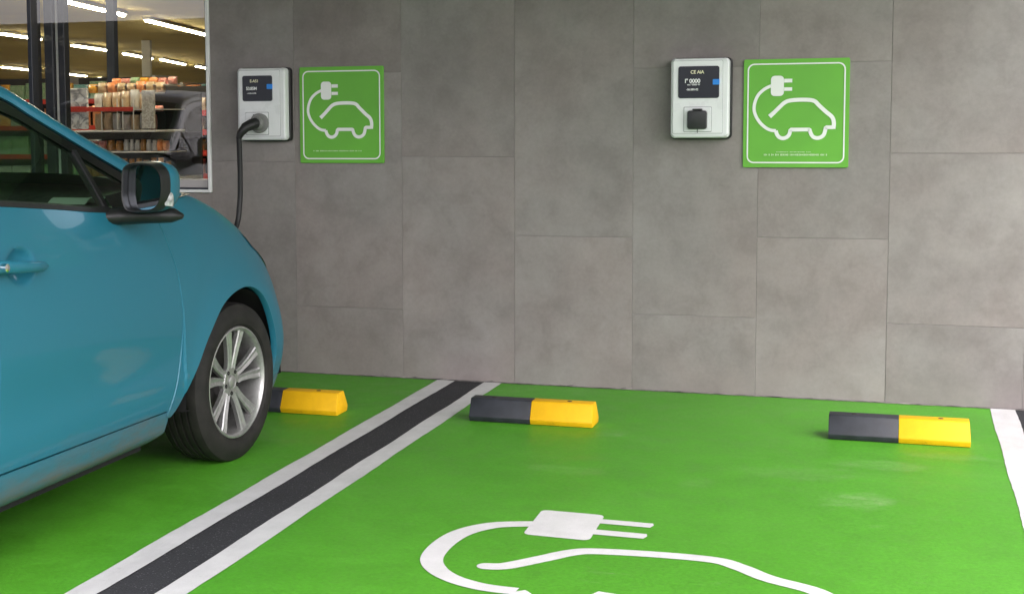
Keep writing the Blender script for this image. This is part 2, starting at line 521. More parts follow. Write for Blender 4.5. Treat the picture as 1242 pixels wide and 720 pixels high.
# painted plug-and-car symbol on the empty bay
def ribbon(mb, pts, w, z, capr=True):
    L, Rr = stroke(pts, w)
    n = len(pts)
    ws = w if isinstance(w, (list, tuple)) else [w] * n
    for i in range(n - 1):
        mb.bm.faces.new([mb.bm.verts.new((q.x, q.y, z)) for q in (Rr[i], Rr[i + 1], L[i + 1], L[i])])
    return L, Rr
def cap_round(mb, c, d, r, z):
    d = Vector(d).normalized(); nn = Vector((-d.y, d.x)); c = Vector(c)
    vs = [mb.bm.verts.new(((c + nn * r * math.cos(t) + d * r * math.sin(t)).x, (c + nn * r * math.cos(t) + d * r * math.sin(t)).y, z)) for t in [math.pi * k / 10 for k in range(11)]]
    mb.bm.faces.new(vs)
def floor_symbol(mb, z=.0042):
    cord = catmull([(1.912, -2.550), (1.79, -2.605), (1.715, -2.715), (1.69, -2.86), (1.70, -3.02), (1.75, -3.13), (1.83, -3.208), (1.93, -3.252), (2.03, -3.26)], 10)
    m = len(cord)
    ribbon(mb, cord, [.062 + .012 * math.sin(math.pi * min(1, i / m * 1.4)) for i in range(m)], z + .0006)
    # plug body, skewed by hand, with rounded corners
    q = [(1.905, -2.68), (2.128, -2.69), (2.118, -2.372), (1.897, -2.365)]
    poly = []
    for i in range(4):
        a, b, c = Vector(q[i - 1]), Vector(q[i]), Vector(q[(i + 1) % 4])
        p = b + (a - b).normalized() * .03; e = b + (c - b).normalized() * .03
        for k in range(6):
            s = k / 5
            poly.append(p * (1 - s) ** 2 + b * 2 * s * (1 - s) + e * s * s)
    mb.sheet([(p.x, p.y) for p in poly], z)
    for y0, y1 in ((-2.425, -2.478), (-2.556, -2.614)):
        mb.sheet([(2.112, y1), (2.29, y1 - .004), (2.298, (y0 + y1) / 2), (2.292, y0 - .004), (2.112, y0)], z + .0004)
    roof = catmull([(1.885, -3.052), (1.94, -3.032), (2.03, -2.925), (2.10, -2.838), (2.17, -2.800), (2.36, -2.778), (2.535, -2.782), (2.62, -2.835), (2.71, -2.92), (2.845, -2.998), (2.905, -3.09), (2.93, -3.20), (2.945, -3.30), (2.90, -3.31)], 8)
    ribbon(mb, roof, .062, z)
    cap_round(mb, roof[0], (roof[0][0] - roof[1][0], roof[0][1] - roof[1][1]), .031, z)
    under = catmull([(2.03, -3.262), (2.06, -3.30), (2.09, -3.40), (2.15, -3.43), (2.21, -3.40), (2.24, -3.30)], 7) + [(2.275, -3.213), (2.325, -3.232), (2.62, -3.245)] + catmull([(2.65, -3.30), (2.68, -3.40), (2.74, -3.43), (2.80, -3.40), (2.84, -3.30), (2.90, -3.31)], 7)
    ribbon(mb, under, .06, z + .0004)
s = MB(); floor_symbol(s); bmesh.ops.remove_doubles(s.bm, verts=s.bm.verts, dist=.0004)
tag(s.build('electric_car_symbol', M['symbol']), 'large white electric car and plug symbol painted on the empty green bay', 'road marking')
s = MB(); floor_symbol(s)
o = s.build('electric_car_symbol', M['symbol'], loc=(0, 0, 0))
o.location = (-2.80, 0, 0)
tag(o, 'white painted floor symbol mostly hidden beneath the blue car', 'road marking')

# ------------------------------------------------------------------ tiled wall
def wall():
    b = MB()
    cols = {-1: [1.134], 0: [.365, 1.596], 1: [1.162], 2: [.764], 3: [.385, 1.594], 4: [.777, 1.606], 5: [1.18, .382], 6: [.75], 7: [1.3, .45], 8: [.9], 9: [.6], 10: [1.1]}
    H = 3.0
    rnd = random.Random(11)
    rects = []
    for cidx, zs in cols.items():
        zz = sorted(zs)
        top = zz[-1]
        edges = [0.006] + zz
        while top + 1.2 < H:
            top += 1.2; edges.append(top)
        edges.append(H)
        x0, x1 = cidx * .6, cidx * .6 + .6
        if cidx == -1: x0 = -.488
        for a, c in zip(edges[:-1], edges[1:]):
            rects.append((x0, x1, a, c))
    # below and above the shop window, further left
    for k in range(-8, -1):
        x0, x1 = k * .6, k * .6 + .6
        if k == -2:
            x1 = -.488
        rects.append((x0, x1, .006, .5)); rects.append((x0, x1, .5, .962))
    for (x0, x1, z0, z1) in rects:
        gp = .0009
        e = rnd.uniform(-.0006, .0006)
        i0 = len(b.bm.verts)
        b.box(x0 + gp, x1 - gp, -.012 + e, .004, z0 + gp, z1 - gp, .0012, 1)
    return b, rects
wb, rects = wall()
w_root = empty('tiled_wall', (3.0, 0.0, 0), 'grey concrete-look tiled wall behind the charging bays', 'wall')
ob = wb.build('tile_cladding', M['tile'], w_root)
me = ob.data
attr = me.color_attributes.new('tone', 'FLOAT_COLOR', 'CORNER')
vals = np.zeros((len(me.loops), 4), dtype=np.float32)
rnd = random.Random(3)
tones = [rnd.random() for _ in rects]
per = len(me.polygons) // len(rects)
for p in me.polygons:
    tv = tones[min(p.index // per, len(rects) - 1)]
    for li in p.loop_indices:
        vals[li] = (tv, tv, tv, 1)
attr.data.foreach_set('color', vals.ravel())
b = MB(); b.box(-.485, 8.0, -.0095, .25, 0, 3.0); b.box(-5.4, -.486, -.0095, .25, 0, .96)
b.build('core', M['joint'], w_root)
# ragged mortar bead where the wall meets the floor
b = MB(); rnd = random.Random(5)
P = []
for i in range(420):
    x = -4.5 + i * .03
    h = .007 + rnd.uniform(-.0015, .002) + (.006 if rnd.random() < .06 else 0); d = .007 + rnd.uniform(-.002, .004)
    P.append([(x, -.0125, h), (x, -.0125 - d * .5, h * .8), (x, -.0125 - d, .0045)])
b.grid(P); b.build('mortar_bead', M['grout_light'], w_root)

# ------------------------------------------------------------------ signs
def sign(x0, z0, w, h, label, two):
    root = empty('charging_sign', (x0, -.012, z0), label, 'sign', 'green charging bay signs')
    yb, yf = -.0135, -.0235
    b = MB(); b.prism(rrect(x0, x0 + w, z0, z0 + h, .008), 'y', yf, yb, .0012, 1)
    b.build('sign_plate', M['sign_green'], root)
    Y = yf - .0022
    def U(px, py):   # 0..1 in the sign's face
        return (x0 + px * w, z0 + h - py * h)
    # white border line
    b = MB()
    o_ = rrect(x0 + .018, x0 + w - .018, z0 + .02, z0 + h - .02, .032, 6); i_ = rrect(x0 + .0245, x0 + w - .0245, z0 + .0265, z0 + h - .0265, .0265, 6)
    def ring(mb, o1, i1):
        n = len(o1)
        fr_o = [mb.bm.verts.new((p[0], Y, p[1])) for p in o1]; fr_i = [mb.bm.verts.new((p[0], Y, p[1])) for p in i1]
        for k in range(n):
            mb.bm.faces.new([fr_o[k], fr_o[(k + 1) % n], fr_i[(k + 1) % n], fr_i[k]])
    ring(b, o_, i_); b.build('border_line', M['sign_white'], root)
    # symbol
    b = MB(); lift = [0.]
    def tp(px, py):    # from the sign's own 550 x 548 drawing grid
        return U((px - 473) / 550., (py - 96) / 552.)
    def rib(pts, wd):
        L, Rr = stroke(pts, wd); lift[0] += .0003
        for i in range(len(pts) - 1):
            b.bm.faces.new([b.bm.verts.new((q.x, Y - lift[0], q.y)) for q in (Rr[i], Rr[i + 1], L[i + 1], L[i])])
    k = w / 550.
    cord = catmull([tp(*p) for p in ((620, 231), (585, 247), (553, 275), (535, 312), (530, 350), (540, 385), (562, 418), (590, 443), (618, 457), (646, 460))], 8)
    rib(cord, 17 * k)
    wheel1 = catmull([tp(*p) for p in ((646, 460), (652, 478), (664, 493), (683, 499), (702, 494), (716, 480), (722, 458))], 6)
    wheel2 = catmull([tp(*p) for p in ((822, 456), (830, 478), (843, 493), (862, 498), (882, 493), (897, 478), (905, 446))], 6)
    rib(wheel1 + [tp(724, 455), tp(820, 455)] + wheel2 + [tp(907, 444), tp(945, 444)], 20 * k)
    body = catmull([tp(*p) for p in ((944, 452), (946, 420), (936, 392), (905, 366), (868, 333), (846, 312), (815, 305), (760, 304), (715, 308), (688, 319), (660, 344), (636, 367), (612, 388))], 6)
    rib(body, [21 * k] * (len(body) - 8) + [(21 + 3 * j / 8) * k for j in range(8)])
    pl = rrect(tp(617, 0)[0], tp(685, 0)[0], tp(0, 284)[1], tp(0, 181)[1], 20 * k)
    b.bm.faces.new([b.bm.verts.new((p[0], Y - .0015, p[1])) for p in pl])
    for ya, yb_ in ((197, 216), (240, 258)):
        a0, a1 = tp(686, ya), tp(728, yb_)
        b.bm.faces.new([b.bm.verts.new(p) for p in ((a0[0], Y, a0[1]), (a1[0], Y, a0[1]), (a1[0], Y, a1[1]), (a0[0], Y, a1[1]))])
    b.build('car_and_plug_emblem', M['sign_white'], root)
    # the small illegible caption: short uneven strokes
    b = MB(); rnd = random.Random(21 if two else 22)
    rows = ((583, 585, 903, 9, 0), (569, 650, 830, 4, 1)) if two else ((578, 562, 880, 6, 0),)
    for (py, xa, xb, hh, _) in rows:
        x = xa
        while x < xb:
            cw = rnd.uniform(3, 7)
            if rnd.random() < .14: x += 6
            h2 = hh * rnd.uniform(.7, 1.1)
            a0, a1 = tp(x, py - h2 / 2), tp(x + cw, py + h2 / 2)
            b.bm.faces.new([b.bm.verts.new(p) for p in ((a0[0], Y, a0[1]), (a1[0], Y, a0[1]), (a1[0], Y, a1[1]), (a0[0], Y, a1[1]))])
            x += cw + rnd.uniform(1.5, 3)
    b.build('caption', M['sign_faint'], root)
    return root
sign(.036, 1.128, .470, .503, 'green charging sign beside the plugged-in wall charger', False)
sign(2.330, 1.113, .485, .513, 'green charging sign right of the charger with the closed black socket', True)

# ------------------------------------------------------------------ wall chargers
def text_mesh(mb, txt, x, z, y, size, spread=1.0):
    cu = bpy.data.curves.new('txt', 'FONT'); cu.body = txt; cu.size = size; cu.space_character = spread; cu.offset = size * .018
    ob = bpy.data.objects.new('txt', cu); COL.objects.link(ob)
    dg = bpy.context.evaluated_depsgraph_get()
    me = bpy.data.meshes.new_from_object(ob.evaluated_get(dg))
    vm = [mb.bm.verts.new((x + v.co.x, y, z + v.co.y)) for v in me.vertices]
    for p in me.polygons:
        try: mb.bm.faces.new([vm[i] for i in p.vertices])
        except ValueError: pass
    bpy.data.objects.remove(ob); bpy.data.curves.remove(cu); bpy.data.meshes.remove(me)

def charger(cx, z0, label, lines, plugged):
    root = empty('wall_charger', (cx, -.012, z0), label, 'charger', 'white wall chargers')
    w, h, d = .275, .378, .100
    x0, x1, z1 = cx - w / 2, cx + w / 2, z0 + h
    yw = -.0135
    b = MB(); b.prism(rrect(x0 - .006, x1 + .008, z0 - .006, z1 + .004, .02), 'y', -.05, yw, .003, 1); b.build('back_plate', M['black_plastic'], root, sm=30)
    b = MB(); b.prism(rrect(x0, x1, z0, z1, .020, 6), 'y', -d, -.030, .010, 3); b.build('housing', M['box_white'], root, sm=35)
    f0, f1, g0, g1 = x0 + .012, x1 - .03, z0 + .022, z1 - .012
    b = MB(); b.prism(rrect(f0 - .0015, f1 + .0015, g0 - .0015, g1 + .0015, .004), 'y', -d - .0008, -d + .004); b.build('panel_seam', M['edge_grey'], root)
    b = MB(); b.prism(rrect(f0, f1, g0, g1, .004), 'y', -d - .0035, -d + .004, .001, 1); b.build('front_panel', M['panel_white'], root)
    yp = -d - .0035
    s0, s1, t0, t1 = x0 + .037, x1 - .045, z1 - .188, z1 - .038
    if plugged: s0, s1, t0, t1 = x0 + .034, x1 - .070, z1 - .172, z1 - .040
    b = MB()
    pts = rrect(s0, s1, t0, t1, .010)
    # edges of the display swell out a little
    pts = [(px, pz + (.004 * (1 - ((px - (s0 + s1) / 2) / ((s1 - s0) / 2)) ** 2)) * (1 if pz > (t0 + t1) / 2 else -1)) for px, pz in pts]
    b.prism(pts, 'y', yp - .004, yp + .001, .0008, 1); scr = b.build('display', M['screen'], root)
    ys = yp - .0062
    b = MB()
    for txt, rx, rz, sz, sp in lines[1:]:
        text_mesh(b, txt, s0 + rx * (s1 - s0), t0 + rz * (t1 - t0), ys, sz, sp)
    b.build('readout', M['screen_text'], scr)
    b = MB(); txt, rx, rz, sz, sp = lines[0]
    text_mesh(b, txt, s0 + rx * (s1 - s0), t0 + rz * (t1 - t0), ys, sz, sp); b.build('heading', M['screen_amber'], scr)
    b = MB(); b.prism(rrect(s1 - .030, s1 + .001, t0 + .062, t0 + .088, .003), 'y', yp - .0066, yp + .001); b.build('blue_button', M['blue'], root)
    # socket plate
    pcx = cx + (-.008 if not plugged else -.022)
    pz0, pz1 = z0 + .028, z0 + .148
    b = MB(); b.prism(rrect(pcx - .066, pcx + .066, pz0, pz1, .004), 'y', yp - .0012, yp + .0005); b.build('plate_seam', M['edge_grey'], root)
    b = MB(); b.prism(rrect(pcx - .0635, pcx + .0635, pz0 + .0025, pz1 - .0025, .004), 'y', yp - .005, yp + .0005, .001, 1); b.build('socket_plate', M['panel_white'], root)
    cz = (pz0 + pz1) / 2
    if not plugged:
        b = MB(); b.prism(rrect(pcx - .052, pcx + .052, cz - .050, cz + .045, .006), 'y', yp - .0062, yp - .003); b.build('socket_frame', M['box_white'], root)
        b = MB(); b.prism(rrect(pcx - .046, pcx + .046, cz - .046, cz + .042, .012), 'y', yp - .026, yp - .004, .004, 2)
        cv = b.build('socket_cover', M['cover'], root, sm=35)
        b = MB(); b.box(pcx - .022, pcx + .024, yp - .024, yp - .004, cz + .043, cz + .051, .002, 1); b.build('hinge', M['black_plastic'], cv)
        b = MB(); b.tube([(pcx, yp - .006, cz - .046), (pcx + .001, yp - .007, cz - .064)], .0016, 6); b.build('pull_tab', M['black_plastic'], cv)
    else:
        b = MB(); b.box(pcx - .02, pcx + .018, yp - .012, yp - .004, cz + .034, cz + .048, .002, 1); b.build('hinge', M['black_plastic'], root)
        b = MB(); b.box(pcx - .066, pcx - .05, yp - .010, yp - .004, cz - .005, cz + .001, .001, 1); b.build('latch', M['black_plastic'], root)
    return root, (pcx, yp, cz)
cl, pp = charger(-.152, 1.250, 'white wall charger with a black cable plugged in, beside the shop window',
    [('E-A51', .26, .74, .021, .95), ('53.85M', .13, .44, .023, .9), ('-14:36 kWh', .16, .28, .011, 1.0)], True)
cr, _ = charger(2.132, 1.256, 'white wall charger with its black socket cover closed, no cable',
    [('CE AiA', .30, .77, .022, .95), ('I" 0000', .16, .48, .027, .95), ('wz 7 0305 W', .22, .40, .011, 1.0), ('-06.080-02', .2, .24, .013, 1.0)], False)

# charging cable: plug, handle and the lead that drops to the car's nose
cab = empty('charging_cable', (pp[0] + .01, pp[1], pp[2]), 'black charging cable with grey plug hanging from the left wall charger', 'cable')
px, py, pz = pp[0] + .018, pp[1], pp[2] + .002
b = MB(); b.lathe([(py - .005, .051), (py - .020, .052), (py - .027, .049), (py - .029, .036), (py - .030, .001)], 40, 'y', (px, 0, pz)); b.build('plug_collar', M['plug_grey'], cab, sm=35)
b = MB(); b.lathe([(py - .028, .036), (py - .052, .034), (py - .058, .028), (py - .060, .001)], 32, 'y', (px, 0, pz)); b.build('plug_body', M['plug_grey'], cab, sm=35)
b = MB(); b.tube([(px - .004, py - .045, pz), (px - .014, py - .080, pz - .006), (px - .040, py - .105, pz - .022), (px - .062, py - .118, pz - .052), (px - .073, py - .122, pz - .082)], [.030, .030, .026, .021, .013], 16); b.build('handle', M['black_plastic'], cab, sm=40)
lead = [(px - .070, py - .120, pz - .075), (px - .072, py - .112, pz - .16), (px - .074, py - .105, pz - .28), (px - .078, py - .108, pz - .42), (px - .086, py - .15, pz - .55), (px - .10, py - .34, pz - .665), (px - .115, py - .62, pz - .69), (px - .13, py - .88, pz - .63), (px - .14, py - 1.03, pz - .565)]
L3 = []
for i in range(len(lead) - 1):
    p0, p1, p2, p3 = [Vector(lead[max(0, min(len(lead) - 1, i + k))]) for k in (-1, 0, 1, 2)]
    for k in range(6):
        s_ = k / 6
        L3.append(.5 * ((2 * p1) + (p2 - p0) * s_ + (2 * p0 - 5 * p1 + 4 * p2 - p3) * s_ ** 2 + (3 * p1 - p0 - 3 * p2 + p3) * s_ ** 3))
L3.append(Vector(lead[-1]))
b = MB(); b.tube(L3, .0142, 10); b.build('lead', M['cable'], cab, sm=50)
b = MB(); e = L3[-1]; b.tube([e + Vector((0, .05, -.02)), e + Vector((0, .0, -.002)), e + Vector((0, -.10, .03))], [.014, .03, .036], 16); b.build('car_connector', M['black_plastic'], cab, sm=40)

# ------------------------------------------------------------------ wheel stops
def wheel_stop(x0, y0, label, slant=0.0):
    root = empty('wheel_stop', (x0 + .28, y0 + .075, .004), label, 'wheel stop', 'black and yellow wheel stops')
    sec = [(-.066, .004), (-.076, .026), (-.074, .032), (-.040, .100), (-.034, .104), (.034, .104), (.040, .100), (.074, .032), (.076, .026), (.066, .004)]
    sec = [(p[0] + y0 + .076, p[1]) for p in sec]
    b = MB(); b.prism(sec, 'x', x0, x0 + .2795, .0025, 2); b.build('black_half', M['stop_black'], root, sm=25)
    # the yellow half: its outer end leans in towards the top
    b = MB(); b.prism(sec, 'x', x0 + .2805, x0 + .56, .0025, 2)
    for v in b.bm.verts:
        if v.co.x > x0 + .45: v.co.x -= .005 * max(0, (v.co.z - .03) / .074)
    yh = b.build('yellow_half', M['stop_yellow'], root, sm=25)
    for k, (bx, nm) in enumerate(((x0 + .10, 0), (x0 + .445, 1))):
        b = MB(); b.lathe([(.1035, .011), (.1055, .0105), (.1056, .001)], 14, 'z', (bx, y0 + .076, 0)); b.build('bolt', M['bolt'], root)
    return root
wheel_stop(1.235, -.985, 'black and yellow wheel stop at the head of the empty bay nearest the dark strip')
wheel_stop(2.785, -.915, 'black and yellow wheel stop by the right edge of the empty bay')
wheel_stop(.065, -1.06, 'wheel stop by the front tyre of the blue car, only its yellow end clear')
wheel_stop(-1.45, -1.06, 'wheel stop at the far side of the blue car nose')

# ------------------------------------------------------------------ the car
CX = -.28                      # centre line of the car
def interp(tab, u):
    """monotone-ish cubic through (u, value) rows"""
    xs = tab[0]; ys = tab[1]; ms = tab[2]
    if u <= xs[0]: return ys[0]
    if u >= xs[-1]: return ys[-1]
    i = int(np.searchsorted(xs, u)) - 1
    i = max(0, min(i, len(xs) - 2))
    h = xs[i + 1] - xs[i]; s_ = (u - xs[i]) / h
    return ((2 * s_ ** 3 - 3 * s_ ** 2 + 1) * ys[i] + (s_ ** 3 - 2 * s_ ** 2 + s_) * h * ms[i] + (-2 * s_ ** 3 + 3 * s_ ** 2) * ys[i + 1] + (s_ ** 3 - s_ ** 2) * h * ms[i + 1])
def table(rows, k):
    xs = np.array([r[0] for r in rows]); ys = np.array([r[k] for r in rows])
    d = np.diff(ys) / np.diff(xs)
    m = np.zeros(len(xs)); m[0] = d[0]; m[-1] = d[-1]
    for i in range(1, len(xs) - 1):
        m[i] = 0 if d[i - 1] * d[i] <= 0 else 2 * d[i - 1] * d[i] / (d[i - 1] + d[i])
    return xs, ys, m
HW = .88
YF, LF = -1.98, .815           # front rounding starts, its length
YR, LR = -4.80, .66
def plan_tab(y0, L, sgn):
    pts = []
    for k in range(801):
        th = (math.pi / 2) * k / 800
        pts.append((HW * math.cos(th), y0 + sgn * L * math.sqrt(math.sin(th))))
    u = [0.]
    for a, b in zip(pts[:-1], pts[1:]):
        u.append(u[-1] + math.hypot(b[0] - a[0], b[1] - a[1]))
    return np.array(u), np.array(pts)
UF, PF = plan_tab(YF, LF, 1); UR, PR_ = plan_tab(YR, LR, -1)
U_NOSE = YF + UF[-1]; U_TAIL = YR - UR[-1]
def ref(u):
    """plan outline: point and outward normal"""
    if YR <= u <= YF:
        return HW, u, 1., 0.
    if u > YF:
        d = min(u - YF, UF[-1]); T, P, sg = UF, PF, 1
    else:
        d = min(YR - u, UR[-1]); T, P, sg = UR, PR_, -1
    e = 2e-3
    x = np.interp(d, T, P[:, 0]); y = np.interp(d, T, P[:, 1])
    d0, d1 = max(0, d - e), min(T[-1], d + e)
    tx = np.interp(d1, T, P[:, 0]) - np.interp(d0, T, P[:, 0]); ty = np.interp(d1, T, P[:, 1]) - np.interp(d0, T, P[:, 1])
    l = math.hypot(tx, ty)
    nx, ny = (ty / l, -tx / l) if sg > 0 else (-ty / l, tx / l)
    if d > T[-1] - 1e-3: nx, ny = 0., float(sg)
    return float(x), float(y), nx, ny
# upper edge of the body side: u, height, inset, roll start
EDGE = [(U_TAIL - .01, 1.02, .10, .6), (-5.6, 1.05, .10, .6), (-5.1, 1.13, .08, .62), (-4.6, 1.16, .07, .62), (-3.7, 1.128, .062, .6), (-3.27, 1.093, .062, .6), (-2.94, 1.062, .062, .6),
        (-2.65, 1.05, .07, .58), (-2.5, 1.072, .095, .56), (-2.375, 1.098, .12, .55), (-2.22, 1.078, .13, .54), (-2.03, 1.028, .135, .52), (-1.9, .982, .14, .5),
        (-1.76, .930, .15, .47), (-1.6, .880, .165, .44), (-1.35, .835, .185, .42), (-.95, .785, .19, .42), (U_NOSE + .01, .755, .19, .42)]
TZ, TI, T0 = table(EDGE, 1), table(EDGE, 2), table(EDGE, 3)
ARC = [(-2.585, .296), (-2.532, .335), (-2.42, .458), (-2.325, .562), (-2.177, .667), (-1.975, .703), (-1.810, .655), (-1.700, .530), (-1.642, .380), (-1.650, .225)]
WHY = -1.97; WHR = -4.56; WR = .318
def inset(u, z):
    zt, I, z0 = interp(TZ, u), interp(TI, u), interp(T0, u)
    f = 0.
    if z > z0:
        k = min(1., (z - z0) / (zt - z0))
        wq = .08 + .42 * max(0., min(1., (u + 2.66) / .30))
        f += I * ((1 - wq) * k ** 2 + wq * (1 - (max(0., 1 - k ** 3)) ** .5))
    if z < .45:
        k = (.45 - z) / .25
        f += .060 * min(k, 1.3) ** 2
    # soft flare round the arches
    for wy in (WHY, WHR):
        d = abs(math.hypot((u - wy) / 1.08, (z - .31)) - .40)
        if z > .2 and d < .2: f -= .014 * math.exp(-(d / .07) ** 2)
    # a soft hollow along the doors
    if u < -2.5 and u > -4.4:
        f += .010 * math.exp(-((z - .50) / .12) ** 2)
    # hollow behind the door handle
    for hy in (-3.515, -4.34):
        q = ((u - hy) / .078) ** 2 + ((z - .935) / .056) ** 2
        if q < 1: f += .022 * (1 - q) ** .8 * min(1, (1 - q) * 4)
    return f
def surf(u, z, side=1, off=0.):
    x, y, nx, ny = ref(u)
    f = inset(u, z) - off
    return Vector((CX + side * (x - nx * f), y - ny * f, z))
def edge_pt(u, side=1):
    return surf(u, interp(TZ, u), side)

def panel(mb, G, side, rim=True, gap=True):
    """G[i][j] = (u, z) grid on the body side; adds a rounded, turned-in rim"""
    P = [[surf(u, z, side) for (u, z) in row] for row in G]
    mb.grid(P)
    if rim:
        n, m = len(P), len(P[0])
        loop = [(0, j) for j in range(m)] + [(i, m - 1) for i in range(1, n)] + [(n - 1, j) for j in range(m - 2, -1, -1)] + [(i, 0) for i in range(n - 2, 0, -1)]
        u0 = [G[i][j] for i, j in loop]
        cu = sum(p[0] for p in u0) / len(u0)
        L0 = [P[i][j] for i, j in loop]
        L1, L2 = [], []
        for k, (i, j) in enumerate(loop):
            u, z = G[i][j]
            x, y, nx, ny = ref(u)
            N = Vector((side * nx, ny, 0))
            a = L0[k - 1]; c = L0[(k + 1) % len(L0)]
            tn = (c - a).normalized()
            out = tn.cross(N).normalized()
            # outward = away from the interior neighbour
            ii = min(max(i, 1), n - 2); jj = min(max(j, 1), m - 2)
            if out.dot(L0[k] - P[ii][jj]) < 0: out = -out
            L1.append(L0[k] - N * .0034 + out * .0026)
            L2.append(L0[k] - N * .024 + out * .0032)
        for A, B in ((L0, L1), (L1, L2)):
            va = [mb.bm.verts.new(p) for p in A]; vb = [mb.bm.verts.new(p) for p in B]
            for k in range(len(A)):
                k2 = (k + 1) % len(A)
                mb.bm.faces.new([va[k], va[k2], vb[k2], vb[k]])
    bmesh.ops.remove_doubles(mb.bm, verts=mb.bm.verts, dist=.0003)
    return mb

def resample(pts, n):
    pts = [Vector((p[0], p[1])) for p in pts]
    d = [0.]
    for a, b in zip(pts[:-1], pts[1:]): d.append(d[-1] + (b - a).length)
    out = []
    for k in range(n + 1):
        s_ = d[-1] * k / n
        i = min(int(np.searchsorted(d, s_, side='right')) - 1, len(pts) - 2); i = max(i, 0)
        t_ = (s_ - d[i]) / max(1e-9, d[i + 1] - d[i])
        out.append(pts[i].lerp(pts[i + 1], t_))
    return out
SHUT = [(.325, -2.612), (.416, -2.562), (.514, -2.524), (.634, -2.510), (.785, -2.517), (.939, -2.562), (1.03, -2.592), (1.06, -2.60)]   # (z, u) of the front door's front edge
RSHUT = [(.33, -3.72), (.42, -3.685), (.52, -3.672), (.70, -3.672), (1.13, -3.672)]
TS, TRS = table(SHUT, 1), table(RSHUT, 1)
def shut(z): return interp(TS, z)
def rshut(z): return interp(TRS, z)
ease = [1 - (1 - k / 40) ** 1.7 for k in range(41)]

def door_grid(ul, ur, zb):
    """rows bottom -> top"""
    G = []
    for s_ in [1 - (1 - k / 64) ** 1.25 for k in range(65)]:
        row = []
        for k in range(111):
            t_ = k / 110
            u_ = ul(.7) + (ur(.7) - ul(.7)) * t_
            zt = interp(TZ, u_)
            z = zb(u_) + (zt - zb(u_)) * s_
            u = ul(z) + (ur(z) - ul(z)) * t_
            row.append((u, min(z, interp(TZ, u))))
        G.append(row)
    return G
def ring_grid(inner, outer_parts, n_parts, rows=30):
    inn = resample(catmull(inner, 8), sum(n_parts))
    out = []
    for prt, n in zip(outer_parts, n_parts):
        r_ = resample(prt, n)
        out += r_ if not out else r_[1:]
    G = []
    for s_ in [1 - (1 - k / rows) ** 1.8 for k in range(rows + 1)]:
        row = []
        for a, c in zip(inn, out):
            p = a.lerp(c, s_)
            row.append((p.x, min(p.y, interp(TZ, p.x))))
        G.append(row)
    return G
UFB = -1.52                    # where the wing meets the bumper
def fender_grid():
    o1 = [(shut(z) + .006, z) for z in np.linspace(.300, 1.045, 40)]
    us = np.linspace(o1[-1][0], UFB, 60)
    o2 = [o1[-1]] + [(u, interp(TZ, u)) for u in us[1:]]
    o3 = [(UFB, z) for z in np.linspace(interp(TZ, UFB), .225, 30)]
    return ring_grid(ARC, (o1, o2, o3), (46, 70, 40))
ARCR = [(WHR - .40, .25), (WHR - .41, .38), (WHR - .33, .58), (WHR - .17, .68), (WHR, .70), (WHR + .17, .68), (WHR + .33, .58), (WHR + .41, .40), (WHR + .43, .30)]
def quarter_grid():
    o1 = [(-5.15, z) for z in np.linspace(.25, interp(TZ, -5.15), 30)]
    o2 = [(u, interp(TZ, u)) for u in np.linspace(-5.15, -4.30, 40)]
    o3 = [(u, z) for u, z in zip(np.linspace(-4.30, -4.07, 30), np.linspace(interp(TZ, -4.30), .33, 30))]
    return ring_grid(ARCR, (o1, o2, o3), (30, 40, 30), 16)

def gh(z, y):                  # half width of the glasshouse
    k = max(0., min(1., (y + 3.0) / .65))
    return .825 - .60 * (z - 1.055) - .10 * (z - 1.055) ** 2 - .020 * k * k * (3 - 2 * k)
def gp(y, z, side=1, off=0.):
    return Vector((CX + side * (gh(z, y) + off), y, z + off * .5))
OUT = [(-2.395, 1.095), (-2.514, 1.166), (-2.639, 1.228), (-2.80, 1.296), (-2.944, 1.367), (-3.054, 1.430), (-3.18, 1.490), (-3.40, 1.540), (-3.75, 1.568), (-4.2, 1.565), (-4.65, 1.53), (-5.0, 1.45), (-5.25, 1.27), (-5.36, 1.10)]
LOW = [(-2.53, 1.085), (-2.58, 1.128), (-2.67, 1.178), (-2.793, 1.236), (-2.913, 1.296), (-3.058, 1.372), (-3.184, 1.440), (-3.42, 1.494), (-3.75, 1.518), (-4.2, 1.512), (-4.62, 1.475), (-4.85, 1.40), (-4.98, 1.28), (-5.02, 1.13)]
UPG = [(-2.565, 1.078), (-2.62, 1.108), (-2.72, 1.160), (-2.83, 1.214), (-2.93, 1.264), (-3.05, 1.328), (-3.17, 1.388), (-3.42, 1.456), (-3.75, 1.482), (-4.2, 1.478), (-4.58, 1.44), (-4.79, 1.37), (-4.90, 1.27), (-4.93, 1.15)]
def strip(mb, A, B, side, offA=0., offB=0., rows=4, per=6, thick=.02, bulge=0.):
    a = catmull(A, per); b = catmull(B, per)
    n = len(a)
    P = []
    for k in range(rows + 1):
        s_ = k / rows
        row = []
        for p, q in zip(a, b):
            off = offA + (offB - offA) * s_ + bulge * 4 * s_ * (1 - s_)
            row.append(gp(p[0] + (q[0] - p[0]) * s_, p[1] + (q[1] - p[1]) * s_, side, off))
        P.append(row)
    P = [[p - Vector((side * thick, 0, 0)) for p in P[0]]] + P + [[p - Vector((side * thick, 0, 0)) for p in P[-1]]]
    mb.grid(P)
    return mb

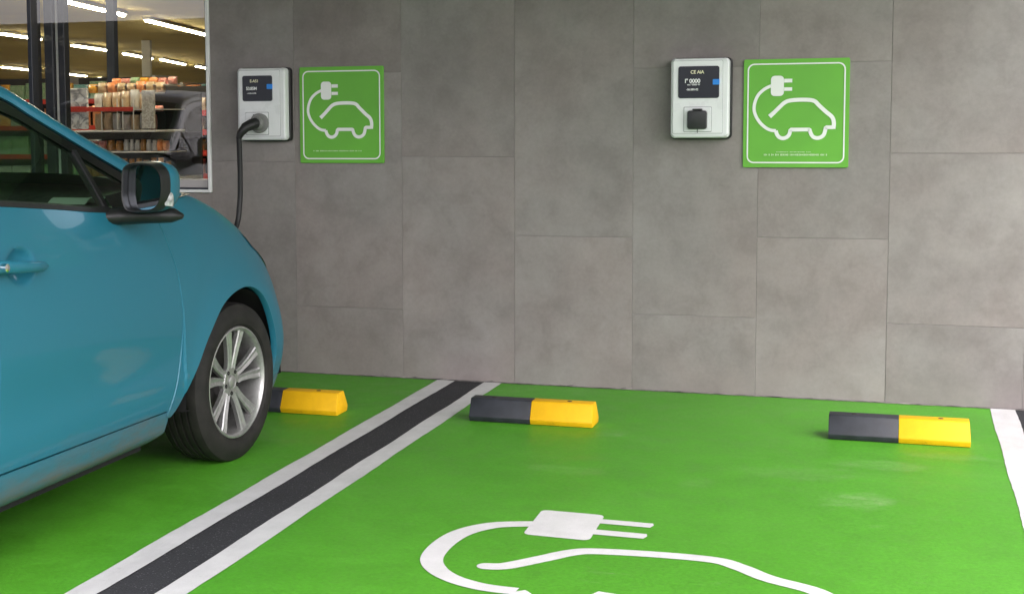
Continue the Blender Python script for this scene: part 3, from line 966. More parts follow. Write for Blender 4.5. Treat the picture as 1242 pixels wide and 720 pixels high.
def build_wheel(name, parent, x_out, y, side, steer=0.):
    """wheel hub frame at its own Empty-like mesh: the rim carries the tyre"""
    c = Vector((x_out, y, WR))
    s = side
    tw = .205
    mid = x_out - s * tw / 2
    b = MB()
    rr = .222
    prof = [(-.085, rr + .002), (-.100, rr + .012), (-.1045, rr + .030), (-.103, rr + .052), (-.094, rr + .070), (-.084, WR - .007), (-.072, WR - .002)]
    grooves = []
    for gx in (-.046, -.016, .016, .046):
        grooves += [(gx - .0055, WR), (gx - .004, WR - .007), (gx + .004, WR - .007), (gx + .0055, WR)]
    prof = prof + grooves + [(-a, r) for a, r in prof[::-1]]
    prof = [(s * a, r) for a, r in prof]
    b.lathe(prof, 96, 'x', caps=False)
    root = MB(); root.lathe([(s * .070, .2095), (s * -.06, .2085), (s * -.064, .05), (s * -.07, .05), (s * -.08, .2125), (s * .070, .2125)], 64, 'x', closed=True)
    whl = root.build('wheel', M['steel'], None, sm=30)
    ty = b.build('tyre', M['rubber'], None, sm=28)
    # alloy rim: lip, barrel and ten spokes in pairs
    b = MB()
    b.lathe([(s * .082, rr + .004), (s * .092, rr + .001), (s * .0935, rr - .005), (s * .088, rr - .011), (s * .080, rr - .015), (s * .03, rr - .020), (s * -.085, rr - .012), (s * -.09, rr)], 80, 'x', caps=False)
    for k in range(5):
        for sg in (-1, 1):
            t_ = 2 * math.pi * k / 5 + sg * .185 + .31
            t2 = 2 * math.pi * k / 5 + sg * .235 + .31
            def q(rad, tt, ax, wd):
                ct, st = math.cos(tt), math.sin(tt)
                return Vector((s * ax, rad * ct - wd * st, rad * st + wd * ct))
            secs = [(.045, t_ + sg * .12, .062, .016), (.085, t_ + sg * .02, .067, .0145), (.14, t_ * .5 + t2 * .5, .073, .0175), (.185, t2, .078, .0200), (rr - .010, t2, .080, .0235)]
            rings = []
            for rad, tt, ax, wd in secs:
                rings.append([b.bm.verts.new(q(rad, tt, ax - .020, -wd)), b.bm.verts.new(q(rad, tt, ax - .003, -wd)), b.bm.verts.new(q(rad, tt, ax + .001, -wd * .72)), b.bm.verts.new(q(rad, tt, ax - .0035, 0)),
                              b.bm.verts.new(q(rad, tt, ax + .001, wd * .72)), b.bm.verts.new(q(rad, tt, ax - .003, wd)), b.bm.verts.new(q(rad, tt, ax - .020, wd))])
            for r0, r1 in zip(rings[:-1], rings[1:]):
                for j in range(7):
                    b.bm.faces.new([r0[j], r0[(j + 1) % 7], r1[(j + 1) % 7], r1[j]])
            b.bm.faces.new(rings[0]); b.bm.faces.new(rings[-1])
    b.lathe([(s * .040, .060), (s * .058, .060), (s * .064, .054), (s * .064, .034), (s * .060, .030), (s * .060, .001)], 40, 'x')
    rim = b.build('rim', M['alloy'], None, sm=30)
    b = MB(); b.lathe([(s * .058, .027), (s * .068, .026), (s * .071, .020), (s * .0715, .001)], 30, 'x')
    cap = b.build('centre_cap', M['alloy'], None, sm=30)
    nuts = []
    for k in range(5):
        t_ = 2 * math.pi * k / 5 + .31 + math.pi / 5
        b = MB(); b.lathe([(s * .058, .0085), (s * .0662, .0085), (s * .0665, .004), (s * .062, .0035), (s * .062, .0005)], 8, 'x', (0, .046 * math.cos(t_), .046 * math.sin(t_)))
        nuts.append(b.build('wheel_nut', M['dark_void'], None))
    b = MB(); b.lathe([(s * .0, .145), (s * .012, .145), (s * .012, .06), (0, .06)], 48, 'x', closed=True)
    disc = b.build('brake_disc', M['steel'], None)
    for o in (ty, rim, cap, disc, *nuts):
        o.parent = whl
    whl.parent = parent
    whl.location = Vector((mid, y, WR)) - parent.location
    whl.rotation_euler = (-.05 * s, 0, steer)
    return whl

def build_car(paint, label):
    root = empty('parked_car', (CX, -3.3, 0.004), label, 'car')
    for side in (1, -1):
        # wing, doors, rear quarter, sill
        b = MB(); panel(b, fender_grid(), side); b.build('front_wing', paint, root, sm=40)
        b = MB(); panel(b, door_grid(lambda z: rshut(z) + .004, lambda z: shut(z) - .004, lambda u: .328 + .012 * (-2.6 - u)), side)
        dr = b.build('front_door', paint, root, sm=40)
        b = MB(); panel(b, door_grid(lambda z: -4.07 - .23 * max(0, z - .33) / .8, lambda z: rshut(z) - .004, lambda u: .341), side)
        dr2 = b.build('rear_door', paint, root, sm=40)
        b = MB(); panel(b, quarter_grid(), side); b.build('rear_quarter', paint, root, sm=40)
        b = MB()
        G = []
        for z in (.195, .21, .225, .24, .255, .27, .285, .30, .312, .318):
            G.append([(u, z + .012 * (-2.6 - u) * (1 if z > .23 else .4)) for u in np.linspace(-4.12, -2.592, 40)])
        P = [[surf(u, z, side, -.006 - .05 * max(0., (.235 - z) / .04) ** 1.0) for u, z in row] for row in G]
        P = [[p + Vector((-side * .12, 0, -.005)) for p in P[0]]] + P + [[p + Vector((-side * .05, 0, .006)) for p in P[-1]]]
        b.grid(P); b.build('sill', paint, root, sm=40)
        # glasshouse on this side
        b = MB(); strip(b, OUT, LOW, side, .004, .004, 5, 6, .03, .010); b.build('roof_pillar', paint, root, sm=45)
        b = MB(); strip(b, LOW, UPG, side, -.002, -.008, 3, 6, .03); b.build('window_frame', M['black_gloss'], root, sm=45)
        # belt moulding
        b = MB()
        us = np.linspace(-4.95, -2.53, 70)
        P = [[surf(u, interp(TZ, u), side, o_) + Vector((side * dx, 0, dz)) for u in us] for o_, dx, dz in ((0, -.004, -.010), (0, .004, -.004), (0, .003, .010), (0, -.02, .016))]
        b.grid(P); b.build('belt_moulding', M['black_plastic'], dr, sm=40)
        # glass: door, corner, rear door
        up = catmull(UPG, 8)
        def upz(y):
            ys = [p[0] for p in up][::-1]; zs = [p[1] for p in up][::-1]
            return float(np.interp(y, ys, zs))
        def pane(y0, y1, mat, nm, par, off=-.012, n=24):
            b = MB(); P = []
            for k in range(7):
                s_ = k / 6
                P.append([gp(y, (interp(TZ, y) + .006) * (1 - s_) + (upz(y) + .004) * s_, side, off + .004 * 4 * s_ * (1 - s_)) for y in np.linspace(y0, y1, n)])
            b.grid(P); return b.build(nm, mat, par, sm=60)
        pane(-3.655, -2.905, M['car_glass'], 'door_glass', dr)
        pane(-2.895, -2.58, M['car_glass'], 'corner_glass', dr)
        pane(-4.50, -3.73, M['car_glass'], 'rear_door_glass', dr2)
        for ya, yb, w_ in ((-2.915, -2.915, .024), (-3.69, -3.69, .07), (-4.6, -4.53, .16)):
            b = MB(); za, zb_ = interp(TZ, ya) - .005, upz(yb) + .012
            P = [[gp(ya + (yb - ya) * s_ - w_ / 2 * e, za + (zb_ - za) * s_, side, -.004) for s_ in (0, .25, .5, .75, 1)] for e in (-1, 1)]
            P = [[p - Vector((side * .03, 0, 0)) for p in P[0]]] + P + [[p - Vector((side * .03, 0, 0)) for p in P[1]]]
            b.grid(P); b.build('window_pillar', M['black_plastic'], root, sm=40)
        # black corner panel that carries the mirror
        b = MB()
        A = [(-2.50, 1.066), (-2.62, 1.045), (-2.75, 1.046), (-2.90, 1.056)]; B = [(-2.53, 1.088), (-2.62, 1.124), (-2.75, 1.118), (-2.90, 1.110)]
        strip(b, A, B, side, .004, .0, 2, 5, .03); b.build('corner_panel', M['black_plastic'], dr, sm=40)
        # handle
        for hy, par in ((-3.515, dr), (-4.34, dr2)):
            b = MB()
            bz = .935
            pts = []
            for k in range(13):
                s_ = k / 12
                yy = hy - .20 + .325 * s_
                zz = bz + .016 - .028 * s_
                o_ = .036 * (math.sin(math.pi * min(1, s_ * 1.02 + .02)) ** .55)
                pts.append((yy, zz, o_))
            rings = []
            for k, (yy, zz, o_) in enumerate(pts):
                s_ = k / 12
                hgt = .021 - .006 * s_; 
                if k in (0, 12): hgt *= .45
                if k == 11: hgt *= .8
                c = surf(hy - .12, .935, side)
                cxx = CX + side * (HW - .018)
                ring = []
                for a in range(10):
                    t_ = 2 * math.pi * a / 10
                    ring.append(b.bm.verts.new((cxx + side * (o_ + .011 * math.cos(t_)), yy, zz + hgt * math.copysign(abs(math.sin(t_)) ** .7, math.sin(t_)))))
                rings.append(ring)
            for r0, r1 in zip(rings[:-1], rings[1:]):
                for j in range(10): b.bm.faces.new([r0[j], r0[(j + 1) % 10], r1[(j + 1) % 10], r1[j]])
            b.bm.faces.new(rings[0]); b.bm.faces.new(rings[-1])
            hd = b.build('handle', paint, par, sm=50)
            if par is dr:
                b = MB(); b.lathe([(CX + side * (HW + .012), .013), (CX + side * (HW + .031), .012), (CX + side * (HW + .033), .001)], 20, 'x', (0, hy - .155, bz + .010))
                b.build('lock_barrel', M['chrome'], hd, sm=40)
        # headlight: dark lens wrapping the corner along the bonnet edge
        b = MB(); P = []
        for k in range(9):
            row = []
            for u in np.linspace(-1.80, -1.02, 36):
                s_ = (u + 1.80) / .78
                zt = interp(TZ, u)
                hh = .046 * min(1, s_ / .10) + .13 * min(1, max(0., (s_ - .22)) * 1.8) ** 1.0
                if s_ > .8: hh *= 1 - .5 * (s_ - .8) / .2
                row.append(surf(u, zt - .034 - hh * (1 - k / 8), side, .005))
            P.append(row)
        b.grid(P); b.build('headlight', M['head_lens'], root, sm=60)
        b = MB(); P = []
        for k in range(7):
            P.append([surf(u, .80 + .30 * k / 6 * (1 - .0 * u), side, .006) for u in np.linspace(-5.05, -5.32, 12)])
        b.grid(P); b.build('tail_light', M['red_lens'], root, sm=60)
        # mirror
        mr = MB()
        my = -2.95
        sh = [(.688 + (a_ - .688) * .87 - .012, 1.138 + (c_ - 1.138) * .92 + .005) for a_, c_ in [(.602, 1.105), (.607, 1.190), (.618, 1.215), (.650, 1.226), (.705, 1.226), (.745, 1.216), (.770, 1.19), (.777, 1.15), (.772, 1.10), (.755, 1.068), (.720, 1.050), (.650, 1.047), (.615, 1.06)]]
        loop = [p for p in catmull(sh + [sh[0]], 4)][:-1]
        def mx(x): return CX + side * (x - CX)
        cx_, cz_ = .69, 1.138
        def ringp(sc_, y, shx=0., scz=None):
            return [Vector((mx(cx_ + (p[0] - cx_) * sc_ + shx), y, cz_ + (p[1] - cz_) * (scz or sc_))) for p in loop]
        def rings_mesh(mb, rs, capn=True):
            V = [[mb.bm.verts.new(p) for p in r_] for r_ in rs]
            n_ = len(V[0])
            for a_, c_ in zip(V[:-1], V[1:]):
                for j in range(n_): mb.bm.faces.new([a_[j], a_[(j + 1) % n_], c_[(j + 1) % n_], c_[j]])
            if capn: mb.bm.faces.new(V[-1])
        rings_mesh(mr, [ringp(.4, my + .062), ringp(.91, my + .060), ringp(.91, my + .006), ringp(.93, my - .002), ringp(.97, my - .004), ringp(1.0, my + .006), ringp(1.0, my + .028), ringp(1.03, my + .042), ringp(1.032, my + .058)], False)
        mo = mr.build('door_mirror', M['black_plastic'], dr, sm=45)
        b = MB(); rings_mesh(b, [ringp(1.02, my + .058), ringp(1.03, my + .062), ringp(1.03, my + .090, .003), ringp(.96, my + .13, .002), ringp(.80, my + .165, -.01), ringp(.5, my + .185, -.02)])
        b.build('mirror_cover', paint, mo, sm=50)
        b = MB(); r_ = [p + Vector((0, -side * (p.x - mx(cx_)) * .21, 0)) for p in ringp(.89, my + .014)]; b.bm.faces.new([b.bm.verts.new(p) for p in r_])
        b.build('mirror_glass', M['mirror'], mo)
        b = MB(); P = []
        for k in range(5):
            P.append([Vector((mx(.744 + .014 * math.sin(math.pi * j / 6) * (math.sin(math.pi * (k + .5) / 5) * .5 + .5)), my + .036 + .062 * j / 6, 1.082 + .050 * k / 4 - .010 * j / 6)) for j in range(7)])
        b.grid(P)
        b.build('indicator', M['clear_lens'], mo, sm=60)
        b = MB()
        A = [(mx(.50), -2.93, 1.052), (mx(.57), -2.86, 1.055), (mx(.66), -2.82, 1.056), (mx(.715), -2.80, 1.052), (mx(.748), -2.795, 1.046)]
        b.tube(A, [.048, .050, .046, .040, .014], 14)
        for v in b.bm.verts: v.co.z = 1.041 + (v.co.z - 1.052) * .62
        b.build('mirror_foot', M['black_plastic'], mo, sm=50)
        # wheels and wells
        xo = CX + side * .852
        build_wheel('wheel', root, xo, WHY, side, R(-5))
        build_wheel('wheel', root, xo, WHR, side)
        for wy in (WHY, WHR):
            b = MB(); P = []
            for xx in (HW - .035, HW - .30):
                P.append([(CX + side * xx, wy + .42 * math.cos(t_) * (1.12 if math.cos(t_) < 0 and wy == WHY else 1), .26 + .43 * max(math.sin(t_), .06)) for t_ in np.linspace(-.4, math.pi + .4, 28)])
            P.append([Vector((CX + side * (HW - .30), wy, .3))] * 28)
            b.grid(P); b.build('wheel_liner', M['dark_void'], root, sm=40)
        # seat
        for sy in (-3.55,):
            b = MB()
            b.box(CX + side * .36 - .24, CX + side * .36 + .24, sy - .05, sy + .48, .42, .60, .05, 3)
            b.box(CX + side * .36 - .24, CX + side * .36 + .24, sy - .18, sy - .04, .55, 1.14, .05, 3, Matrix.Rotation(R(14), 3, 'X'))
            b.box(CX + side * .36 - .13, CX + side * .36 + .13, sy - .29, sy - .20, 1.18, 1.36, .04, 3)
            b.build('front_seat', M['seat'], root, sm=40)
    # front bumper, one piece from wing to wing
    b = MB(); G = []
    us = [UFB + .0 + (U_NOSE - UFB) * k / 40 for k in range(41)]
    zt_ = lambda u: interp(TZ, u)
    P = []
    for k in range(31):
        s_ = 1 - (1 - k / 30) ** 1.5
        row = [surf(u, .20 + .025 * (1 - min(1, (u - UFB) / .3)) + (zt_(u) - .20 - .025 * (1 - min(1, (u - UFB) / .3))) * s_, 1) for u in us]
        row += [surf(u, .20 + .025 * (1 - min(1, (u - UFB) / .3)) + (zt_(u) - .20 - .025 * (1 - min(1, (u - UFB) / .3))) * s_, -1) for u in us[::-1][1:]]
        P.append(row)
    P = [[Vector((CX + (p.x - CX) * .8, p.y - .18, p.z + .005)) for p in P[0]]] + P
    b.grid(P); bp = b.build('front_bumper', paint, root, sm=50)
    b = MB(); b.prism(rrect(CX - .42, CX + .42, .27, .40, .05), 'y', -1.24, -1.158, .01, 2); b.build('lower_grille', M['black_plastic'], bp, sm=40)
    b = MB(); P = []
    us = [-5.15 + (U_TAIL + 5.15) * k / 30 for k in range(31)]
    for k in range(25):
        s_ = k / 24
        row = [surf(u, .25 + (zt_(u) - .25) * s_, 1) for u in us] + [surf(u, .25 + (zt_(u) - .25) * s_, -1) for u in us[::-1][1:]]
        P.append(row)
    b.grid(P); b.build('rear_bumper', paint, root, sm=50)
    # bonnet
    b = MB(); P = []
    us = [-2.30 + (U_NOSE + 2.30) * (1 - (1 - k / 60) ** 1.25) for k in range(61)]
    for k, u in enumerate(us):
        e1, e0 = edge_pt(u, 1), edge_pt(u, -1)
        s_ = k / 60
        crown = .060 * (1 - s_) ** 1.2 + .012
        row = []
        for j in range(25):
            t_ = -1 + 2 * j / 24
            p = e0.lerp(e1, (t_ + 1) / 2)
            row.append(Vector((p.x, p.y + .06 * (1 - t_ * t_) * (1 - s_) * .6, p.z + crown * (1 - abs(t_) ** 2.4) - .001)))
        P.append(row)
    b.grid(P); bon = b.build('bonnet', paint, root, sm=60)
    b = MB(); b.prism(rrect(CX - .16, CX + .16, .66, .80, .03), 'y', -1.36, -1.245, .008, 2, ) ; b.build('charge_flap', M['black_plastic'], bon, sm=40)
    # cowl, windscreen, roof, rear screen
    oc = catmull(OUT, 8)
    def acr(pts, bul, n=20, fw=0.):
        P = []
        for i, (y, z) in enumerate(pts):
            a_, c_ = gp(y, z, -1, .006), gp(y, z, 1, .006)
            row = []
            for j in range(n + 1):
                t_ = -1 + 2 * j / n
                p = a_.lerp(c_, j / n)
                w_ = 1 - t_ * t_
                f_, u_ = bul(y)
                row.append(Vector((p.x, p.y + f_ * w_, p.z + u_ * w_)))
            P.append(row)
        return P
    ws_ = [p for p in oc if p[0] >= -3.19]
    b = MB(); b.grid(acr(ws_, lambda y: (.13 * max(0, min(1, (y + 3.4) / .9)) + .02, .02))); b.build('windscreen', M['car_glass'], root, sm=60)
    rf = [p for p in oc if -4.72 <= p[0] <= -3.15]
    b = MB(); b.grid(acr(rf, lambda y: (.03, .035))); b.build('roof', paint, root, sm=60)
    rs_ = [p for p in oc if p[0] <= -4.68]
    b = MB(); b.grid(acr(rs_, lambda y: (-.10, .0))); b.build('rear_screen', M['black_gloss'], root, sm=60)
    b = MB(); P = []
    for (yy, dz) in ((-2.26, .0), (-2.45, -.02), (-2.60, -.06)):
        P.append([Vector((CX + .79 * t_, yy + .10 * (1 - t_ * t_), 1.085 + dz + .03 * (1 - t_ * t_))) for t_ in np.linspace(-1, 1, 15)])
    b.grid(P); b.build('cowl', M['black_plastic'], root, sm=50)
    # cabin
    b = MB()
    prof = [(-2.46, .60), (-2.40, 1.00), (-2.52, 1.055), (-2.72, 1.045), (-2.86, 1.01), (-2.90, .93), (-2.84, .80), (-2.80, .60)]
    b.prism([(y, z) for y, z in prof], 'x', CX - .77, CX + .77, .015, 2); b.build('dashboard', M['trim'], root, sm=30)
    b = MB(); b.box(CX - .74, CX + .74, -4.08, -2.60, .17, .36); b.box(CX - .55, CX + .55, -5.2, -1.5, .165, .40); b.box(CX - .55, CX + .55, -2.38, -1.5, .40, .70); b.build('underbody', M['dark_void'], root)
    b = MB(); b.box(CX - .62, CX + .62, -4.9, -4.35, .40, .62, .06, 3); b.box(CX - .62, CX + .62, -5.0, -4.85, .55, 1.15, .05, 3, Matrix.Rotation(R(14), 3, 'X')); b.build('rear_bench', M['seat'], root, sm=40)
    b = MB()
    sw = []
    for k in range(41):
        t_ = 2 * math.pi * k / 40
        sw.append(Matrix.Rotation(R(-25), 3, 'X') @ Vector((.185 * math.cos(t_), 0, .185 * math.sin(t_))) + Vector((CX - .36, -3.03, 1.0)))
    b.tube(sw, .015, 8, False)
    b.box(CX - .36 - .08, CX - .36 + .08, -3.05, -2.98, .95, 1.05, .02, 2); b.box(CX - .36 - .17, CX - .36 + .17, -3.03, -3.0, .985, 1.01, .005, 1); b.tube([(CX - .36, -3.0, 1.0), (CX - .36, -2.80, .94)], .035, 10)
    b.build('steering_wheel', M['black_plastic'], root, sm=40)
    # number plate is out of sight on the nose and tail: plain carrier at the tail
    b = MB(); b.prism(rrect(CX - .26, CX + .26, .62, .73, .01), 'y', -5.475, -5.45, .003, 1); b.build('plate_carrier', M['box_white'], root)
    return root
car = build_car(M['teal'], 'teal blue electric hatchback plugged in, nose towards the tiled wall')
# a crumpled white paper lying on the dash
b = MB()
P = []
for i in range(13):
    row = []
    for j in range(7):
        yy = -2.585 + .20 * i / 12; xx = .085 + .16 * j / 6
        h = .006 + .026 * math.exp(-((i - 3) / 2.2) ** 2) + .022 * math.exp(-((i - 9.5) / 1.4) ** 2) * (1 - .3 * math.sin(j))
        row.append(Vector((xx, yy, 1.050 + h)))
    P.append(row)
b.grid(P)
tag(b.build('paper', M['white_cloth'], None, loc=(.16, -2.49, 1.05), sm=60), 'crumpled white paper lying on the dashboard of the blue car', 'paper')
# the silver car in the next bay, seen only as a reflection in the shop window
def recolour(o):
    for sl in o.material_slots:
        if sl.material == M['teal']:
            sl.link = 'OBJECT'; sl.material = M['silver']
    for ch in o.children: recolour(ch)
car2 = copy_tree(car)
car2.location.x -= 2.72
car2.location.y -= .25
recolour(car2)
car2['label'] = 'silver hatchback in the far bay, showing as a reflection in the shop window'

# ------------------------------------------------------------------ shop window and the shop behind it
win = empty('shop_window', (-2.9, -.01, .966), 'white framed shop window left of the chargers, strip lights and shelves behind its glass', 'window')
b = MB()
b.box(-.506, -.488, -.028, .10, .966, 3.0, .002, 1); b.box(-5.4, -.506, -.028, .10, .966, .982, .002, 1)
b.build('white_trim', M['white_frame'], win)
b = MB(); b.box(-.515, -.506, -.012, .09, .982, 3.0); b.box(-5.4, -.506, -.012, .09, .982, .992); b.build('gasket', M['dark_frame'], win)
b = MB(); b.box(-5.4, -.515, -.006, .09, .992, 1.036, .002, 1); b.build('sill', M['grey_sill'], win)
b = MB(); b.box(-1.620, -1.594, -.010, .09, 1.036, 3.0, .002, 1); b.box(-3.3, -3.27, -.010, .09, 1.036, 3.0, .002, 1); b.build('mullion', M['dark_frame'], win)
b = MB(); b.box(-5.4, -.515, .02, .026, 1.036, 3.0)
g_ = b.build('glass', M['shop_glass'], win)
g_.data.clear_geometry()
bm = bmesh.new(); bmesh.ops.create_grid(bm, x_segments=1, y_segments=1, size=.5)
for v in bm.verts: v.co = Vector((-2.9575 + v.co.x * 4.885, .024, 2.018 + v.co.y * 1.964)) - win.location
bm.to_mesh(g_.data); bm.free()

shop = empty('shop_interior', (-12, 20, 0), 'dim olive-ceilinged shop hall seen through the window', 'shop hall')
b = MB(); b.box(-45, .3, .3, 56, -.1, -.005); b.build('floor', M['shop_floor'], shop)
b = MB(); b.box(-45, .3, .3, 56, 2.66, 2.8); b.build('ceiling', M['ceiling'], shop)
b = MB(); b.box(-45, .3, 56, 56.2, 0, 2.66); b.box(.3, .5, .3, 56, 0, 2.66); b.box(-45.2, -45, .3, 56, 0, 2.66); b.box(-45, -5.4, .28, .3, 0, 2.66); b.build('walls', M['shop_wall'], shop)
def post(x0, x1, y, mat, label, name='shop_post', cat='post', grp=None):
    b = MB(); b.box(x0, x1, y, y + .06, 0, 2.66, .004, 1)
    o = b.build(name, mat, None, loc=((x0 + x1) / 2, y + .03, 0)); return tag(o, label, cat, grp)
post(-1.895, -1.835, .6, M['dark_frame'], 'wide dark blue post behind the shop glass, left of the bright glass edge')
post(-1.812, -1.766, .62, M['dark_frame'], 'dark blue post behind the shop glass, right of the bright glass edge')
b = MB(); b.box(-1.832, -1.815, .63, .645, 0, 2.66); tag(b.build('glass_door_edge', M['white_frame'], None, loc=(-1.823, .637, 0)), 'thin bright glass edge strip between the two dark blue posts', 'glass edge')
post(-2.381, -2.315, 2.2, M['dark_frame'], 'slim dark post behind the display stand of orange packets')
post(-9.02, -8.86, 15., M['shelf_white'], 'pale square column far back in the shop hall')
b = MB(); b.box(-9.6, -7.0, 20, 20.3, 1.55, 2.66); tag(b.build('bulkhead', M['shop_wall'], None, loc=(-8.3, 20.1, 2)), 'dark olive hanging panel under the ceiling at the right of the shop', 'panel')

STR = [((-5.373, 6.509), (-5.735, 8.122)), ((-5.744, 8.271), (-5.912, 8.828)), ((-6.109, 9.775), (-6.956, 13.276)), ((-10.341, 15.02), (-10.778, 16.95)), ((-11.218, 18.35), (-11.915, 20.79)),
       ((-11.964, 21.287), (-12.895, 24.245)), ((-13.175, 25.409), (-13.738, 27.244)), ((-18.952, 28.868), (-19.721, 31.358)), ((-20.31, 33.185), (-21.099, 35.069)), ((-21.435, 36.14), (-21.599, 36.703)),
       ((-22.135, 38.459), (-23.001, 40.943)), ((-24.542, 45.132), (-26.28, 50.149)), ((-9.406, 11.505), (-9.793, 13.151)), ((-17.319, 23.455), (-18.304, 26.634))]
STRL = ['bright ceiling strip light at the top left of the shop window', 'short piece of strip light just past the dark post at the top', 'longest ceiling strip light, upper right of the shop window',
        'ceiling strip light ending at the slim dark post', 'second-row strip light right of the slim dark post', 'middle strip light of the second row right of the post', 'second-row strip light cut by the right window edge',
        'low strip light left of the slim post above the display stand', 'small low strip light touching the slim post', 'tiny low strip light just right of the slim post', 'low strip light left of the pale column',
        'lowest strip light right of the pale column', 'strip light at the far left of the window, upper one', 'strip light at the far left of the window, lower one']
STR += [((-1.3, .9), (-1.6, 2.2)), ((-3.2, .9), (-3.5, 2.2))]  # two added lamps out of view, fill light for the goods
STRL += ['strip light close behind the window above the display stand', 'strip light close behind the window above the long shelf unit']
for i, ((a, c), lb) in enumerate(zip(STR, STRL)):
    a, c = Vector((*a, 2.60)), Vector((*c, 2.60)); d = (c - a); ln = d.length; ang = math.atan2(d.y, d.x); mid = (a + c) / 2
    wd = (.045, .045, .05, .055, .05, .05, .05, .075, .075, .07, .075, .08, .045, .06, .06, .06)[i]
    root = empty('strip_light', (mid.x, mid.y, 2.66), lb, 'strip light', 'shop ceiling strip lights', ang)
    b = MB(); b.box(-ln / 2, ln / 2, -wd * 1.1, wd * 1.1, -.04, 0.0); h_ = b.build('housing', M['shelf_white'], None); h_.parent = root
    b = MB(); b.box(-ln / 2, ln / 2, -wd / 2, wd / 2, -.066, -.041, .008, 2); h_ = b.build('diffuser', M['tube'], None); h_.parent = root

# goods: one mesh of each kind, copied
def proto_mesh(kind):
    b = MB()
    if kind == 'bag':
        P = []
        for i in range(9):
            s_ = i / 8; row = []
            for j in range(13):
                t_ = 2 * math.pi * j / 12
                wx = .5 * (1 - .10 * math.sin(math.pi * s_)); wy = .5 * math.sin(math.pi * min(max(s_, .03), .97)) ** .6
                row.append((wx * math.copysign(abs(math.cos(t_)) ** .6, math.cos(t_)), wy * math.copysign(abs(math.sin(t_)) ** .8, math.sin(t_)), s_))
            P.append(row)
        b.grid(P)
    elif kind == 'carton':
        b.box(-.5, .5, -.5, .5, 0, 1, .03, 1); b.box(-.3, .3, -.515, -.49, .25, .7)
    else:
        b.lathe([(0, .40), (.03, .48), (.10, .5), (.62, .5), (.74, .40), (.80, .34), (.82, .38), (.98, .38), (1., .34)], 16, 'z')
    bmesh.ops.recalc_face_normals(b.bm, faces=b.bm.faces)
    bmesh.ops.remove_doubles(b.bm, verts=b.bm.verts, dist=.001)
    me = bpy.data.meshes.new(kind); b.bm.to_mesh(me); b.bm.free(); smooth(me, 40)
    return me
PM = {}
for kind in ('bag', 'carton', 'jar'):
    for col in PK:
        me = proto_mesh(kind); me.materials.append(PK[col]); PM[kind, col] = me
rg = random.Random(31)
def goods(kind, col, x, y, z, w, d, h, label, grp):
    o = bpy.data.objects.new({'bag': 'packet', 'carton': 'carton', 'jar': 'jar'}[kind], PM[kind, col]); COL.objects.link(o)
    o.location = (x, y, z); o.scale = (w, d, h); o.rotation_euler = (0, 0, rg.uniform(-.12, .12))
    return tag(o, label, {'bag': 'packet', 'carton': 'carton', 'jar': 'jar'}[kind], grp)
NM = {'bag': 'packet', 'carton': 'carton', 'jar': 'jar'}
def tier(x0, x1, y, z, n, seq, hmax, where, grp, slope=0.):
    for k in range(n):
        kind, col = seq[(k * 7 + rg.randrange(len(seq))) % len(seq)] if len(seq) > 1 else seq[0]
        w = (x1 - x0) / n
        x = x0 + w * (k + .5)
        goods(kind, col, x, y + slope * (x - x0), z, w * .92, .07 if kind != 'jar' else w * .85, hmax * rg.uniform(.78, 1.), '%s %s on %s' % (col, NM[kind], where), grp)
# the display stand close to the glass
st = empty('display_stand', (-1.93, 1.7, 0), 'white two-tier display stand stacked with orange and cream packets', 'display stand')
Y0 = 1.5
b = MB(); b.box(-2.262, -2.13, Y0 - .01, Y0 + .01, 1.30, 1.575, .004, 1); b.build('poster_panel', pack('poster', (.70, .70, .69), (.22, .22, .24), 9), st)
b = MB(); b.box(-1.722, -1.628, Y0 - .01, Y0 + .01, 1.30, 1.555, .004, 1); b.build('side_panel', PK['clear'], st)
b = MB(); b.box(-2.262, -1.62, Y0 - .012, Y0 + .42, 1.278, 1.292, .003, 1); b.box(-2.262, -1.62, Y0, Y0 + .42, 1.425, 1.432); b.box(-2.262, -1.62, Y0 + .2, Y0 + .42, 1.592, 1.599); b.box(-2.262, -1.55, Y0 - .012, Y0 + .3, 1.142, 1.152, .002, 1); b.box(-2.262, -1.50, Y0, Y0 + .42, .96, .98); b.build('shelf', M['shelf_white'], st)
b = MB(); b.box(-2.268, -2.135, Y0 - .02, Y0 - .011, 1.415, 1.452); b.box(-2.13, -1.78, Y0 - .02, Y0 - .011, 1.418, 1.446); b.build('price_rail', M['rail_red'], st)
b = MB(); b.box(-2.27, -1.5, Y0 + .42, Y0 + .44, 0, 1.54); b.box(-2.27, -1.5, Y0 + .02, Y0 + .42, 1.232, 1.276); b.build('back_panel', M['shelf_dark'], st)
b = MB()
for xx in (-2.02, -1.9, -1.78, -1.86): b.tube([(xx, Y0 - .015, 1.29), (xx, Y0 - .015, 1.50)], .0035, 6)
b.build('wire_divider', M['shelf_white'], st)
tier(-2.13, -1.72, Y0 + .09, 1.293, 6, [('bag', 'cream'), ('bag', 'clear'), ('bag', 'clear'), ('bag', 'white')], .125, 'the middle tier of the display stand', 'stand packets, middle tier')
tier(-2.13, -1.72, Y0 + .09, 1.433, 6, [('bag', 'clear'), ('bag', 'cream'), ('bag', 'cream'), ('bag', 'white')], .13, 'the upper tier of the display stand', 'stand packets, upper tier')
tier(-2.25, -1.66, Y0 + .22, 1.545, 8, [('bag', 'orange'), ('bag', 'orange'), ('bag', 'cream'), ('bag', 'yellow')], .075, 'top of the display stand', 'packets heaped on the stand')
tier(-2.27, -1.66, Y0 + .18, 1.415, 9, [('bag', 'orange'), ('bag', 'red')], .05, 'the red rail of the display stand', 'packets along the red rail')
